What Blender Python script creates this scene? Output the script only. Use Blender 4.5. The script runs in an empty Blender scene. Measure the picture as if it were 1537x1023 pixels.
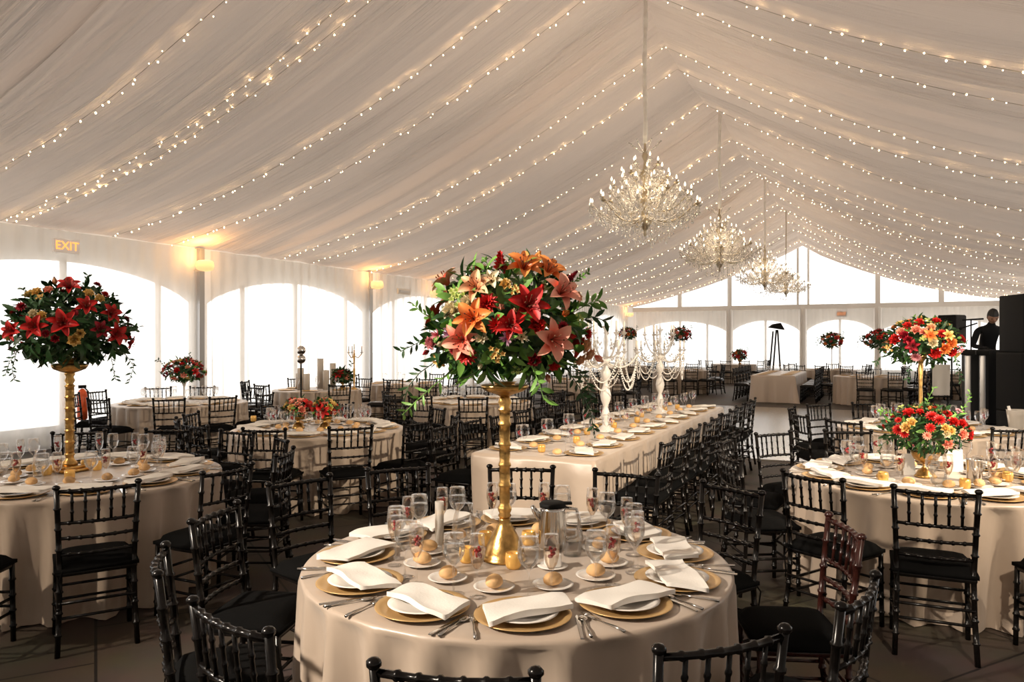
import bpy, math, random
import numpy as np
from mathutils import Vector, Matrix, Euler
from mathutils import noise as mnoise
random.seed(7)
S = bpy.context.scene
COL = S.collection
PI = math.pi

# ---------------------------------------------------------------- camera, world, lights, exposure
FPX = 1139.0
YAW = math.radians(25.73)
CY, SY = math.cos(YAW), math.sin(YAW)
EYE = 1.71
cam = bpy.data.cameras.new('camera')
cam.sensor_width = 36.0
cam.lens = FPX / 1537.0 * 36.0
cam.clip_end = 300
camo = bpy.data.objects.new('camera', cam)
COL.objects.link(camo)
camo.location = (0, 0, EYE)
camo.rotation_euler = (math.radians(90), 0, YAW)
S.camera = camo

S.view_settings.view_transform = 'Standard'
S.view_settings.look = 'None'
S.view_settings.exposure = 0.22
S.view_settings.gamma = 1.0
S.view_settings.use_curve_mapping = False
S.render.film_transparent = False
try:
    cy = S.cycles
    cy.use_denoising = True
    cy.max_bounces = 7
    cy.diffuse_bounces = 4
    cy.glossy_bounces = 3
    cy.transmission_bounces = 4
    cy.transparent_max_bounces = 14
    cy.sample_clamp_indirect = 3.0
    cy.caustics_reflective = False
    cy.caustics_refractive = False
except Exception:
    pass

world = bpy.data.worlds.new('World')
S.world = world
world.use_nodes = True
bg = world.node_tree.nodes['Background']
bg.inputs[0].default_value = (1.0, 0.975, 0.95, 1)
bg.inputs[1].default_value = 2.3


def W(X, D, z=0.0):
    """camera-frame offset (X to the right, D ahead) -> world"""
    return Vector((X * CY - D * SY, X * SY + D * CY, z))


def spot(name, loc, target, energy, size_deg, blend, color, radius=0.12):
    l = bpy.data.lights.new(name, 'SPOT')
    l.energy = energy
    l.spot_size = math.radians(size_deg)
    l.spot_blend = blend
    l.color = color
    l.shadow_soft_size = radius
    o = bpy.data.objects.new(name, l)
    COL.objects.link(o)
    o.location = loc
    o.rotation_euler = (Vector(target) - Vector(loc)).to_track_quat('-Z', 'Y').to_euler()
    return o


# unseen spotlights without lamp bodies, added to light the tables
spot('key_spotlight', (-4.6, -1.2, 3.9), W(0.1, 3.3, 1.1), 1900, 58, 0.6, (1.0, 0.87, 0.72), 0.08)
spot('table_spotlight', (3.4, 4.6, 3.6), (-2.2, 8.2, 0.6), 1700, 66, 0.7, (1.0, 0.84, 0.64), 0.04)
spot('side_spotlight', (1.6, 0.6, 3.9), W(3.6, 6.0, 0.7), 650, 60, 0.7, (1.0, 0.84, 0.66), 0.08)
spot('left_fill_spot', (-6.8, -1.6, 3.7), W(-2.8, 6.4, 0.9), 780, 60, 0.7, (1.0, 0.84, 0.66), 0.08)  # added fill with no fixture, brightens the left table and its bouquet

# ---------------------------------------------------------------- materials


def new_mat(name):
    m = bpy.data.materials.new(name)
    m.use_nodes = True
    return m, m.node_tree.nodes, m.node_tree.links, m.node_tree.nodes['Principled BSDF']


def simple(name, col, rough=0.5, metal=0.0, spec=0.5, emit=None, es=0.0, coat=0.0, sss=0.0, var=0.0, vscale=8.0, bump=0.0, bscale=40.0, sheen=0.0, trans=0.0):
    m, N, L, b = new_mat(name)
    b.inputs['Base Color'].default_value = (*col, 1)
    b.inputs['Roughness'].default_value = rough
    b.inputs['Metallic'].default_value = metal
    b.inputs['Specular IOR Level'].default_value = spec
    b.inputs['Coat Weight'].default_value = coat
    b.inputs['Sheen Weight'].default_value = sheen
    if sss:
        b.inputs['Subsurface Weight'].default_value = sss
        b.inputs['Subsurface Radius'].default_value = (0.02, 0.01, 0.005)
    if emit:
        b.inputs['Emission Color'].default_value = (*emit, 1)
        b.inputs['Emission Strength'].default_value = es
    if var or bump:
        tc = N.new('ShaderNodeTexCoord')
    if var:
        nz = N.new('ShaderNodeTexNoise'); nz.inputs['Scale'].default_value = vscale; nz.inputs['Detail'].default_value = 4
        L.new(tc.outputs['Object'], nz.inputs['Vector'])
        r = N.new('ShaderNodeValToRGB')
        r.color_ramp.elements[0].position = 0.3; r.color_ramp.elements[1].position = 0.7
        r.color_ramp.elements[0].color = (*[max(0, c * (1 - var)) for c in col], 1)
        r.color_ramp.elements[1].color = (*[min(1, c * (1 + var)) for c in col], 1)
        L.new(nz.outputs['Fac'], r.inputs['Fac'])
        L.new(r.outputs['Color'], b.inputs['Base Color'])
    if bump:
        n2 = N.new('ShaderNodeTexNoise'); n2.inputs['Scale'].default_value = bscale; n2.inputs['Detail'].default_value = 5
        L.new(tc.outputs['Object'], n2.inputs['Vector'])
        bp = N.new('ShaderNodeBump'); bp.inputs['Strength'].default_value = bump; bp.inputs['Distance'].default_value = 0.01
        L.new(n2.outputs['Fac'], bp.inputs['Height'])
        L.new(bp.outputs['Normal'], b.inputs['Normal'])
    if trans:
        out = N['Material Output']
        t = N.new('ShaderNodeBsdfTranslucent'); t.inputs[0].default_value = (*col, 1)
        mx = N.new('ShaderNodeMixShader'); mx.inputs[0].default_value = trans
        L.new(b.outputs[0], mx.inputs[1]); L.new(t.outputs[0], mx.inputs[2]); L.new(mx.outputs[0], out.inputs[0])
    return m


def fabric_translucent(name, col, transl, transp=0.0, pleat=False, rough=0.8):
    m, N, L, b = new_mat(name)
    N.remove(b)
    out = N['Material Output']
    d = N.new('ShaderNodeBsdfDiffuse'); d.inputs[0].default_value = (*col, 1)
    t = N.new('ShaderNodeBsdfTranslucent'); t.inputs[0].default_value = (*col, 1)
    mx = N.new('ShaderNodeMixShader'); mx.inputs[0].default_value = transl
    L.new(d.outputs[0], mx.inputs[1]); L.new(t.outputs[0], mx.inputs[2])
    last = mx
    if pleat:
        uv = N.new('ShaderNodeUVMap')
        mp = N.new('ShaderNodeMapping'); mp.inputs['Scale'].default_value = (4.2, 0.07, 1)
        L.new(uv.outputs[0], mp.inputs[0])
        nz = N.new('ShaderNodeTexNoise'); nz.inputs['Scale'].default_value = 1.6; nz.inputs['Detail'].default_value = 5; nz.inputs['Roughness'].default_value = 0.62
        L.new(mp.outputs[0], nz.inputs['Vector'])
        bp = N.new('ShaderNodeBump'); bp.inputs['Strength'].default_value = 1.0; bp.inputs['Distance'].default_value = 0.20
        mp2 = N.new('ShaderNodeMapping'); mp2.inputs['Scale'].default_value = (0.75, 0.12, 1); L.new(uv.outputs[0], mp2.inputs[0])
        n2 = N.new('ShaderNodeTexNoise'); n2.inputs['Scale'].default_value = 1.0; n2.inputs['Detail'].default_value = 2; L.new(mp2.outputs[0], n2.inputs['Vector'])
        mr = N.new('ShaderNodeMapRange'); mr.inputs['From Min'].default_value = 0.42; mr.inputs['From Max'].default_value = 0.62; mr.inputs['To Min'].default_value = 0.10; mr.inputs['To Max'].default_value = 1.0
        L.new(n2.outputs['Fac'], mr.inputs['Value'])
        mu = N.new('ShaderNodeMath'); mu.operation = 'MULTIPLY'; L.new(nz.outputs['Fac'], mu.inputs[0]); L.new(mr.outputs[0], mu.inputs[1])
        L.new(mu.outputs[0], bp.inputs['Height'])
        L.new(bp.outputs['Normal'], d.inputs['Normal'])
        L.new(bp.outputs['Normal'], t.inputs['Normal'])
    if transp:
        tp = N.new('ShaderNodeBsdfTransparent')
        m2 = N.new('ShaderNodeMixShader')
        lw = N.new('ShaderNodeLayerWeight'); lw.inputs['Blend'].default_value = 0.5
        mr = N.new('ShaderNodeMapRange'); mr.inputs['From Min'].default_value = 0.0; mr.inputs['From Max'].default_value = 0.75
        mr.inputs['To Min'].default_value = transp; mr.inputs['To Max'].default_value = 0.03
        L.new(lw.outputs['Facing'], mr.inputs['Value']); L.new(mr.outputs[0], m2.inputs[0])
        L.new(mx.outputs[0], m2.inputs[1]); L.new(tp.outputs[0], m2.inputs[2])
        last = m2
    L.new(last.outputs[0], out.inputs[0])
    return m


def thin_glass(name, tint=(1, 1, 1), refl=1.0, base=0.04, rough=0.02):
    m, N, L, b = new_mat(name)
    N.remove(b)
    out = N['Material Output']
    tp = N.new('ShaderNodeBsdfTransparent'); tp.inputs[0].default_value = (*tint, 1)
    gl = N.new('ShaderNodeBsdfGlossy'); gl.inputs['Roughness'].default_value = rough; gl.inputs[0].default_value = (1, 1, 1, 1)
    lw = N.new('ShaderNodeLayerWeight'); lw.inputs['Blend'].default_value = 0.35
    ma = N.new('ShaderNodeMath'); ma.operation = 'MULTIPLY_ADD'; ma.inputs[1].default_value = 0.75 * refl; ma.inputs[2].default_value = base
    L.new(lw.outputs['Fresnel'], ma.inputs[0])
    mx = N.new('ShaderNodeMixShader')
    L.new(ma.outputs[0], mx.inputs[0]); L.new(tp.outputs[0], mx.inputs[1]); L.new(gl.outputs[0], mx.inputs[2])
    L.new(mx.outputs[0], out.inputs[0])
    return m


def emitter(name, col, strength, sampling='AUTO'):
    m, N, L, b = new_mat(name)
    N.remove(b)
    e = N.new('ShaderNodeEmission'); e.inputs[0].default_value = (*col, 1); e.inputs[1].default_value = strength
    L.new(e.outputs[0], N['Material Output'].inputs[0])
    try:
        m.cycles.emission_sampling = sampling
    except Exception:
        pass
    return m


def floor_material():
    m, N, L, b = new_mat('slate_tile_floor')
    tc = N.new('ShaderNodeTexCoord')
    mp = N.new('ShaderNodeMapping'); mp.inputs['Rotation'].default_value = (0, 0, 0.62)
    L.new(tc.outputs['Object'], mp.inputs[0])
    br = N.new('ShaderNodeTexBrick')
    br.offset = 0.5
    br.inputs['Scale'].default_value = 1.0
    br.inputs['Brick Width'].default_value = 1.15
    br.inputs['Row Height'].default_value = 1.15
    br.inputs['Mortar Size'].default_value = 0.008
    br.inputs['Color1'].default_value = (0.060, 0.046, 0.035, 1)
    br.inputs['Color2'].default_value = (0.085, 0.066, 0.050, 1)
    br.inputs['Mortar'].default_value = (0.015, 0.012, 0.010, 1)
    L.new(mp.outputs[0], br.inputs['Vector'])
    nz = N.new('ShaderNodeTexNoise'); nz.inputs['Scale'].default_value = 2.2; nz.inputs['Detail'].default_value = 6
    L.new(tc.outputs['Object'], nz.inputs['Vector'])
    mx = N.new('ShaderNodeMixRGB'); mx.blend_type = 'MULTIPLY'; mx.inputs[0].default_value = 0.6
    L.new(br.outputs['Color'], mx.inputs[1]); L.new(nz.outputs['Color'], mx.inputs[2])
    g = N.new('ShaderNodeBrightContrast')
    L.new(mx.outputs[0], g.inputs[0]); g.inputs['Bright'].default_value = 0.0
    L.new(g.outputs[0], b.inputs['Base Color'])
    b.inputs['Roughness'].default_value = 0.6
    b.inputs['Specular IOR Level'].default_value = 0.3
    bp = N.new('ShaderNodeBump'); bp.inputs['Strength'].default_value = 0.25
    L.new(nz.outputs['Fac'], bp.inputs['Height']); L.new(bp.outputs[0], b.inputs['Normal'])
    return m


def dance_material():
    m, N, L, b = new_mat('glossy_dance_panels')
    tc = N.new('ShaderNodeTexCoord')
    br = N.new('ShaderNodeTexBrick'); br.offset = 0.0
    br.inputs['Scale'].default_value = 1.0
    br.inputs['Brick Width'].default_value = 1.2
    br.inputs['Row Height'].default_value = 1.2
    br.inputs['Mortar Size'].default_value = 0.006
    br.inputs['Color1'].default_value = (0.22, 0.20, 0.175, 1)
    br.inputs['Color2'].default_value = (0.27, 0.245, 0.215, 1)
    br.inputs['Mortar'].default_value = (0.03, 0.025, 0.02, 1)
    L.new(tc.outputs['Object'], br.inputs['Vector'])
    L.new(br.outputs['Color'], b.inputs['Base Color'])
    b.inputs['Roughness'].default_value = 0.22
    b.inputs['Specular IOR Level'].default_value = 0.8
    return m


def satin_material():
    m, N, L, b = new_mat('champagne_satin')
    b.inputs['Base Color'].default_value = (0.46, 0.365, 0.285, 1)
    b.inputs['Roughness'].default_value = 0.36
    b.inputs['Specular IOR Level'].default_value = 0.6
    b.inputs['Sheen Weight'].default_value = 0.25
    tc = N.new('ShaderNodeTexCoord')
    nz = N.new('ShaderNodeTexNoise'); nz.inputs['Scale'].default_value = 3.0; nz.inputs['Detail'].default_value = 3
    L.new(tc.outputs['Object'], nz.inputs['Vector'])
    bp = N.new('ShaderNodeBump'); bp.inputs['Strength'].default_value = 0.25; bp.inputs['Distance'].default_value = 0.05
    L.new(nz.outputs['Fac'], bp.inputs['Height']); L.new(bp.outputs[0], b.inputs['Normal'])
    return m


def crystal_mat():
    m, N, L, b = new_mat('cut_crystal')
    N.remove(b)
    tp = N.new('ShaderNodeBsdfTransparent'); gl = N.new('ShaderNodeBsdfGlossy'); gl.inputs['Roughness'].default_value = 0.12
    df = N.new('ShaderNodeBsdfTranslucent'); df.inputs[0].default_value = (0.95, 0.9, 0.82, 1)
    d2 = N.new('ShaderNodeBsdfDiffuse'); d2.inputs[0].default_value = (0.92, 0.87, 0.79, 1)
    a = N.new('ShaderNodeMixShader'); a.inputs[0].default_value = 0.5
    L.new(df.outputs[0], a.inputs[1]); L.new(d2.outputs[0], a.inputs[2])
    c = N.new('ShaderNodeMixShader'); c.inputs[0].default_value = 0.4
    L.new(a.outputs[0], c.inputs[1]); L.new(gl.outputs[0], c.inputs[2])
    d = N.new('ShaderNodeMixShader'); d.inputs[0].default_value = 0.68
    L.new(tp.outputs[0], d.inputs[1]); L.new(c.outputs[0], d.inputs[2])
    L.new(d.outputs[0], N['Material Output'].inputs[0])
    return m


M = {}
M['drape'] = fabric_translucent('ceiling_drape_fabric', (0.84, 0.72, 0.625), 0.10, 0.0, pleat=True)
M['wall'] = fabric_translucent('white_wall_vinyl', (0.80, 0.76, 0.71), 0.16)
M['skirt'] = fabric_translucent('wall_skirt_vinyl', (0.62, 0.60, 0.57), 0.10)
M['sheer'] = fabric_translucent('sheer_voile', (0.86, 0.83, 0.79), 0.50, transp=0.55)
M['clear_vinyl'] = thin_glass('clear_window_vinyl', refl=0.5, base=0.02)
M['floor'] = floor_material()
M['dance'] = dance_material()
M['ground'] = simple('pale_ground', (0.85, 0.85, 0.82), 0.9, var=0.05, vscale=0.6)
M['cloth'] = satin_material()
M['black'] = simple('black_lacquer', (0.005, 0.004, 0.0035), 0.24, spec=0.22, var=0.3, vscale=30)
M['mahogany'] = simple('mahogany_lacquer', (0.030, 0.008, 0.006), 0.25, spec=0.4, var=0.4, vscale=30)
M['cushion'] = simple('black_cushion_fabric', (0.005, 0.005, 0.005), 0.95, spec=0.04)
M['gold'] = simple('antique_gold', (0.55, 0.33, 0.11), 0.30, metal=1.0, var=0.4, vscale=25, bump=0.15, bscale=60)
M['charger'] = simple('gold_charger_lacquer', (0.62, 0.40, 0.17), 0.36, metal=0.40, var=0.06, vscale=6)
M['china'] = simple('white_china', (0.80, 0.76, 0.71), 0.15, spec=0.5)
M['napkin'] = simple('white_linen', (0.84, 0.80, 0.74), 0.85, bump=0.15, bscale=120)
M['steel'] = simple('polished_steel', (0.62, 0.60, 0.57), 0.16, metal=1.0)
M['bread'] = simple('bread_crust', (0.72, 0.44, 0.20), 0.7, var=0.28, vscale=14, bump=0.2, bscale=60)
M['butter'] = simple('white_porcelain', (0.82, 0.80, 0.77), 0.2)
M['glass'] = thin_glass('clear_glass', refl=0.62, base=0.03)
M['crystal'] = crystal_mat()
M['water'] = thin_glass('water', tint=(0.97, 0.965, 0.95), refl=0.6, base=0.06)
M['berry'] = simple('red_berries', (0.30, 0.015, 0.02), 0.25, spec=0.6)
M['amberglass'] = simple('gold_votive_glass', (0.75, 0.44, 0.12), 0.2, metal=0.4, emit=(1.0, 0.50, 0.12), es=0.10)
M['wax'] = simple('ivory_wax', (0.82, 0.77, 0.68), 0.5, sss=0.2)
M['frost'] = simple('frosted_glass', (0.85, 0.81, 0.75), 0.5, trans=0.6)
M['flame'] = emitter('candle_flame', (1.0, 0.62, 0.25), 30, 'NONE')
M['bulb'] = emitter('warm_bulb', (1.0, 0.70, 0.36), 30.0)
M['cbulb'] = emitter('chandelier_bulb', (1.0, 0.82, 0.58), 2.6)
M['wire'] = simple('string_light_wire', (0.55, 0.47, 0.38), 0.6)
M['brass'] = simple('pale_brass', (0.50, 0.42, 0.30), 0.3, metal=0.8)
M['whitepaint'] = simple('white_enamel', (0.80, 0.76, 0.70), 0.35)
M['pearl'] = simple('pearl_beads', (0.86, 0.82, 0.76), 0.2, spec=0.6)
M['cablewrap'] = simple('white_cable_sleeve', (0.92, 0.88, 0.82), 0.8, var=0.1, vscale=10)
M['matblack'] = simple('matte_black', (0.006, 0.006, 0.006), 0.7, spec=0.2)
M['grille'] = simple('speaker_grille', (0.012, 0.012, 0.013), 0.55, bump=0.8, bscale=260)
M['alu'] = simple('aluminium_truss', (0.42, 0.41, 0.40), 0.35, metal=0.7)
M['leaf'] = simple('dark_leaf', (0.022, 0.070, 0.018), 0.45, spec=0.4, var=0.55, vscale=18)
M['leaf2'] = simple('bright_leaf', (0.15, 0.32, 0.06), 0.45, spec=0.4, var=0.4, vscale=14)
M['leaf3'] = simple('grey_green_leaf', (0.13, 0.20, 0.12), 0.5, var=0.3, vscale=14)
M['stem'] = simple('green_stem', (0.09, 0.17, 0.05), 0.6)


def petal_mat(name, inner, outer, rough=0.5):
    m, N, L, b = new_mat(name)
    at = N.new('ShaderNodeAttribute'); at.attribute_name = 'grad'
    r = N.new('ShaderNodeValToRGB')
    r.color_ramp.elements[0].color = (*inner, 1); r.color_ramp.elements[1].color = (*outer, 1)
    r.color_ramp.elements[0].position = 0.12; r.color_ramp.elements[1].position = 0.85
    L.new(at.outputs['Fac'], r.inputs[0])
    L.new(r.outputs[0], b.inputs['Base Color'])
    b.inputs['Roughness'].default_value = rough
    b.inputs['Subsurface Weight'].default_value = 0.08
    b.inputs['Subsurface Radius'].default_value = (0.01, 0.005, 0.003)
    return m


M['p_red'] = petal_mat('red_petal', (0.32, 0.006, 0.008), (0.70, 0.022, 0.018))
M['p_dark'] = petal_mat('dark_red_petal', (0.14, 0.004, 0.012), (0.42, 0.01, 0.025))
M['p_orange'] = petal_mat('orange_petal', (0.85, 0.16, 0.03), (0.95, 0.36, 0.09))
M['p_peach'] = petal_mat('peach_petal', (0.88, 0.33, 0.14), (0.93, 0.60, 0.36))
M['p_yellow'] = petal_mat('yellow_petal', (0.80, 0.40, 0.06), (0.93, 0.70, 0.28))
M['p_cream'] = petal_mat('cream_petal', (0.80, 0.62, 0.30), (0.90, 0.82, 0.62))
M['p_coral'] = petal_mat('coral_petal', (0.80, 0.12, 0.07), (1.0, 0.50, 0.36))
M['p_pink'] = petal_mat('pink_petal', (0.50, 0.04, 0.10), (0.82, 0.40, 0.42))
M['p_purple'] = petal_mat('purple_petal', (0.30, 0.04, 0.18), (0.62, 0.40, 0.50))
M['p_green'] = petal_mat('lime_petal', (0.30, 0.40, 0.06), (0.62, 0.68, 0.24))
M['anther'] = simple('brown_anther', (0.16, 0.05, 0.02), 0.8)

# ---------------------------------------------------------------- mesh helpers


class MB:
    def __init__(self):
        self.v = []; self.f = []; self.g = []

    def add(self, vs, fs, mat=None, grad=None):
        n = len(self.v)
        if mat is not None:
            vs = [mat @ Vector(p) for p in vs]
        self.v.extend([tuple(p) for p in vs])
        self.f.extend([tuple(i + n for i in q) for q in fs])
        self.g.extend(grad if grad is not None else [0.5] * len(vs))
        return self

    def box(self, c, s, mat=None, bev=0.0):
        x, y, z = [a / 2 for a in s]
        if bev <= 0:
            vs = [(c[0] + i * x, c[1] + j * y, c[2] + k * z) for i in (-1, 1) for j in (-1, 1) for k in (-1, 1)]
            fs = [(0, 1, 3, 2), (4, 6, 7, 5), (0, 4, 5, 1), (2, 3, 7, 6), (0, 2, 6, 4), (1, 5, 7, 3)]
            return self.add(vs, fs, mat)
        # rounded in plan and top/bottom
        b = bev
        def ring(ix, iy, zz):
            r = []
            for sx, sy, a0 in ((1, 1, 0), (-1, 1, 90), (-1, -1, 180), (1, -1, 270)):
                for k in range(4):
                    a = math.radians(a0 + 30 * k)
                    r.append((c[0] + sx * (x - b) + math.cos(a) * ix * b, c[1] + sy * (y - b) + math.sin(a) * iy * b, c[2] + zz))
            return r
        rings = []
        for k in range(4):
            a = math.radians(30 * k)
            rings.append(ring(math.sin(a) , math.sin(a), -z + b - math.cos(a) * b))
        for k in range(4):
            a = math.radians(30 * k)
            rings.append(ring(math.cos(a), math.cos(a), z - b + math.sin(a) * b))
        return self.rings(rings, True, True, mat)

    def rings(self, rs, cap0=False, cap1=False, mat=None, closed=True, grad=None):
        n = len(rs[0]); vs = [p for r in rs for p in r]; fs = []
        for i in range(len(rs) - 1):
            for j in range(n if closed else n - 1):
                a = i * n + j; b = i * n + (j + 1) % n
                fs.append((a, b, b + n, a + n))
        if cap0: fs.append(tuple(range(n - 1, -1, -1)))
        if cap1: fs.append(tuple((len(rs) - 1) * n + k for k in range(n)))
        return self.add(vs, fs, mat, grad)

    def lathe(self, prof, seg=20, mat=None, flute=0.0, nf=8):
        rs = []
        for r, z in prof:
            rs.append([(r * (1 + flute * math.cos(nf * 2 * PI * k / seg)) * math.cos(2 * PI * k / seg), r * (1 + flute * math.cos(nf * 2 * PI * k / seg)) * math.sin(2 * PI * k / seg), z) for k in range(seg)])
        return self.rings(rs, prof[0][0] > 1e-5, prof[-1][0] > 1e-5, mat)

    def tube(self, pts, rad, seg=6, mat=None, cap=True):
        pts = [Vector(p) for p in pts]
        if not isinstance(rad, (list, tuple)): rad = [rad] * len(pts)
        rs = []; up = None
        for i, p in enumerate(pts):
            t = (pts[min(i + 1, len(pts) - 1)] - pts[max(i - 1, 0)])
            t = t.normalized() if t.length > 1e-9 else Vector((0, 0, 1))
            if up is None:
                up = t.orthogonal().normalized()
            else:
                up = (up - t * up.dot(t))
                up = up.normalized() if up.length > 1e-6 else t.orthogonal().normalized()
            w = t.cross(up)
            rs.append([p + (up * math.cos(2 * PI * k / seg) + w * math.sin(2 * PI * k / seg)) * rad[i] for k in range(seg)])
        return self.rings(rs, cap, cap, mat)

    def ball(self, c, r, seg=8, rg=5, mat=None, sc=(1, 1, 1)):
        rs = []
        for i in range(rg + 1):
            a = PI * i / rg
            rr = max(math.sin(a), 1e-3) * r
            rs.append([(c[0] + rr * math.cos(2 * PI * k / seg) * sc[0], c[1] + rr * math.sin(2 * PI * k / seg) * sc[1], c[2] - math.cos(a) * r * sc[2]) for k in range(seg)])
        return self.rings(rs, True, True, mat)

    def octa(self, c, r, h):
        x, y, z = c
        vs = [(x, y, z + h)] + [(x + r * math.cos(a), y + r * math.sin(a), z) for a in (0, PI / 2, PI, 1.5 * PI)] + [(x, y, z - h)]
        fs = [(0, 1, 2), (0, 2, 3), (0, 3, 4), (0, 4, 1), (5, 2, 1), (5, 3, 2), (5, 4, 3), (5, 1, 4)]
        return self.add(vs, fs)

    def grid(self, fn, nu, nv, mat=None, grad=None):
        vs = [fn(i / nu, j / nv) for i in range(nu + 1) for j in range(nv + 1)]
        fs = [(i * (nv + 1) + j, (i + 1) * (nv + 1) + j, (i + 1) * (nv + 1) + j + 1, i * (nv + 1) + j + 1) for i in range(nu) for j in range(nv)]
        gr = [grad(i / nu, j / nv) for i in range(nu + 1) for j in range(nv + 1)] if grad else None
        return self.add(vs, fs, mat, gr)

    def mesh(self, name, mat, smooth=True):
        me = bpy.data.meshes.new(name)
        me.from_pydata(self.v, [], self.f)
        if smooth:
            me.polygons.foreach_set('use_smooth', [True] * len(me.polygons))
        at = me.attributes.new('grad', 'FLOAT', 'POINT')
        at.data.foreach_set('value', self.g)
        me.materials.append(mat)
        me.update()
        return me

    def obj(self, name, mat, parent=None, smooth=True, auto=None):
        me = self.mesh(name, mat, smooth)
        if auto:
            try: me.set_sharp_from_angle(angle=math.radians(auto))
            except Exception: pass
        return link(name, me, parent)


def link(name, me, parent=None, loc=None, rz=None, mtx=None):
    o = bpy.data.objects.new(name, me)
    COL.objects.link(o)
    if parent is not None: o.parent = parent
    if mtx is not None: o.matrix_basis = mtx
    if loc is not None: o.location = loc
    if rz is not None: o.rotation_euler = (0, 0, rz)
    return o


def tag(o, label=None, cat=None, group=None, kind=None):
    if label: o['label'] = label
    if cat: o['category'] = cat
    if group: o['group'] = group
    if kind: o['kind'] = kind
    return o


def empty(name, loc, rz=0, label=None, cat=None, group=None):
    o = bpy.data.objects.new(name, None)
    o.empty_display_size = 0.1
    COL.objects.link(o); o.location = loc; o.rotation_euler = (0, 0, rz)
    return tag(o, label, cat, group)


def copy_tree(o, parent=None):
    c = o.copy(); COL.objects.link(c)
    if parent is not None: c.parent = parent
    for ch in KIDS.get(o.name, []): 
        copy_tree(ch, c)
    return c


KIDS = {}


def index_kids(root):
    ks = [k for k in root.children]
    KIDS[root.name] = ks
    for k in ks: index_kids(k)


def place(proto, used, loc, rz, label, cat, group=None, scale=None):
    """first call moves the prototype itself, later calls copy it"""
    if not used.get(proto.name):
        index_kids(proto)
        used[proto.name] = True
        o = proto
    else:
        o = copy_tree(proto)
    o.location = loc; o.rotation_euler = (0, 0, rz)
    if scale: o.scale = (scale, scale, scale)
    tag(o, label, cat)
    if group: o['group'] = group
    return o


USED = {}

# ---------------------------------------------------------------- the tent
FR = [-9.0, -2.0, 4.8, 11.6, 17.8, 25.6, 31.9, 39.5]
RX, HW, ZR, ZE = -3.28, 8.54, 7.17, 3.5
XL, XR, YB, YG = RX - HW, RX + HW, -9.0, 39.5


def gdip(s):
    for a, b in zip(FR[:-1], FR[1:]):
        if a <= s <= b:
            return math.sin(PI * (s - a) / (b - a)) ** 0.5 if b > s > a else 0.0
    return 0.0


def drape_z(s, u, side):
    sag = 0.40 if side < 0 else 0.50
    gd = gdip(s)
    z = ZR + (ZE - ZR) * u - sag * 4 * u * (1 - u) - 0.5 * gd * (1 - u) ** 2 - (0.20 if side < 0 else 0.25) * gd * math.sin(PI * u) ** 1.2
    if s > 36: z -= 0.75 * ((s - 36) / 3.5) * (1 - u) ** 2
    return z


def fbm(x, seed):
    return mnoise.noise(Vector((x, seed, 0.3)))


def drape_mesh(side):
    ss = []
    s = -9.0
    while s < 39.45:
        ss.append(s); s += 0.035 if s > 3 else 0.12
    ss.append(39.45)
    NU = 30
    us = [(i / NU) for i in range(NU + 1)]
    verts = []; uvs = []
    for s in ss:
        # distance to nearest frame for gathered pleats
        d = min(abs(s - f_) for f_ in FR)
        near = math.exp(-(d / 1.3) ** 2)
        for u in us:
            z = drape_z(s, u, side)
            # fan of pleats: phases spread from the frame point as u grows
            fr_ = min(FR, key=lambda q: abs(s - q))
            k = (s - fr_) * (1.0 + 1.2 * (1 - u) * near) + fr_
            lo = mnoise.noise(Vector((k * 1.1, u * 0.8, 3.1 * side)))
            hi = mnoise.noise(Vector((k * 4.3, u * 0.5, 7.7 * side)))
            hh = mnoise.noise(Vector((k * 10.0, u * 0.6, 1.7 * side)))
            patch = max(0.0, min(1.0, 0.5 + 1.3 * mnoise.noise(Vector((s * 0.6, u * 0.8, 9.0 * side)))))
            amp = 0.12 + 1.1 * patch + 1.4 * near * (1 - 0.5 * u)
            edge = min(1.0, (1 - u) * 6 + 0.25)
            z += (0.095 * lo + 0.085 * hi * amp + 0.036 * hh * amp) * edge * min(1.0, u * 9 + 0.0)
            verts.append((RX + side * HW * u, s, z))
            uvs.append((s, u * 9.3))
    n = NU + 1
    faces = []
    for i in range(len(ss) - 1):
        for j in range(NU):
            a = i * n + j
            q = (a, a + n, a + n + 1, a + 1)
            faces.append(q if side < 0 else q[::-1])
    name = 'ceiling_drape_left' if side < 0 else 'ceiling_drape_right'
    me = bpy.data.meshes.new(name)
    me.from_pydata(verts, [], faces)
    me.polygons.foreach_set('use_smooth', [True] * len(me.polygons))
    uvl = me.uv_layers.new(name='UVMap')
    li = np.empty(len(me.loops), dtype=np.int32); me.loops.foreach_get('vertex_index', li)
    uvl.data.foreach_set('uv', np.array(uvs, dtype=np.float32)[li].ravel())
    me.materials.append(M['drape'])
    return link('ceiling' if side < 0 else 'ceiling', me)


for sd in (-1, 1):
    o = drape_mesh(sd)
    tag(o, 'white pleated ceiling drape, %s slope of the tent roof' % ('left' if sd < 0 else 'right'), 'ceiling', kind='structure')

# floor and ground
b = MB(); b.box((RX, (YB + YG) / 2, -0.05), (HW * 2 + 0.2, YG - YB + 0.2, 0.1))
tag(b.obj('floor', M['floor'], smooth=False), 'dark slate tile floor of the tent', 'floor', kind='structure')
b = MB(); b.box((-1.6, 15.9, 0.006), (5.0, 9.0, 0.012))
tag(b.obj('dance_floor', M['dance'], smooth=False), 'glossy grey dance floor panels reflecting the gable windows', 'dance floor', kind='structure')
b = MB(); b.box((RX, 15, -0.16), (160, 160, 0.1))
tag(b.obj('ground', M['ground'], smooth=False), 'pale ground outside the tent windows', 'ground', kind='structure')


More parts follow.
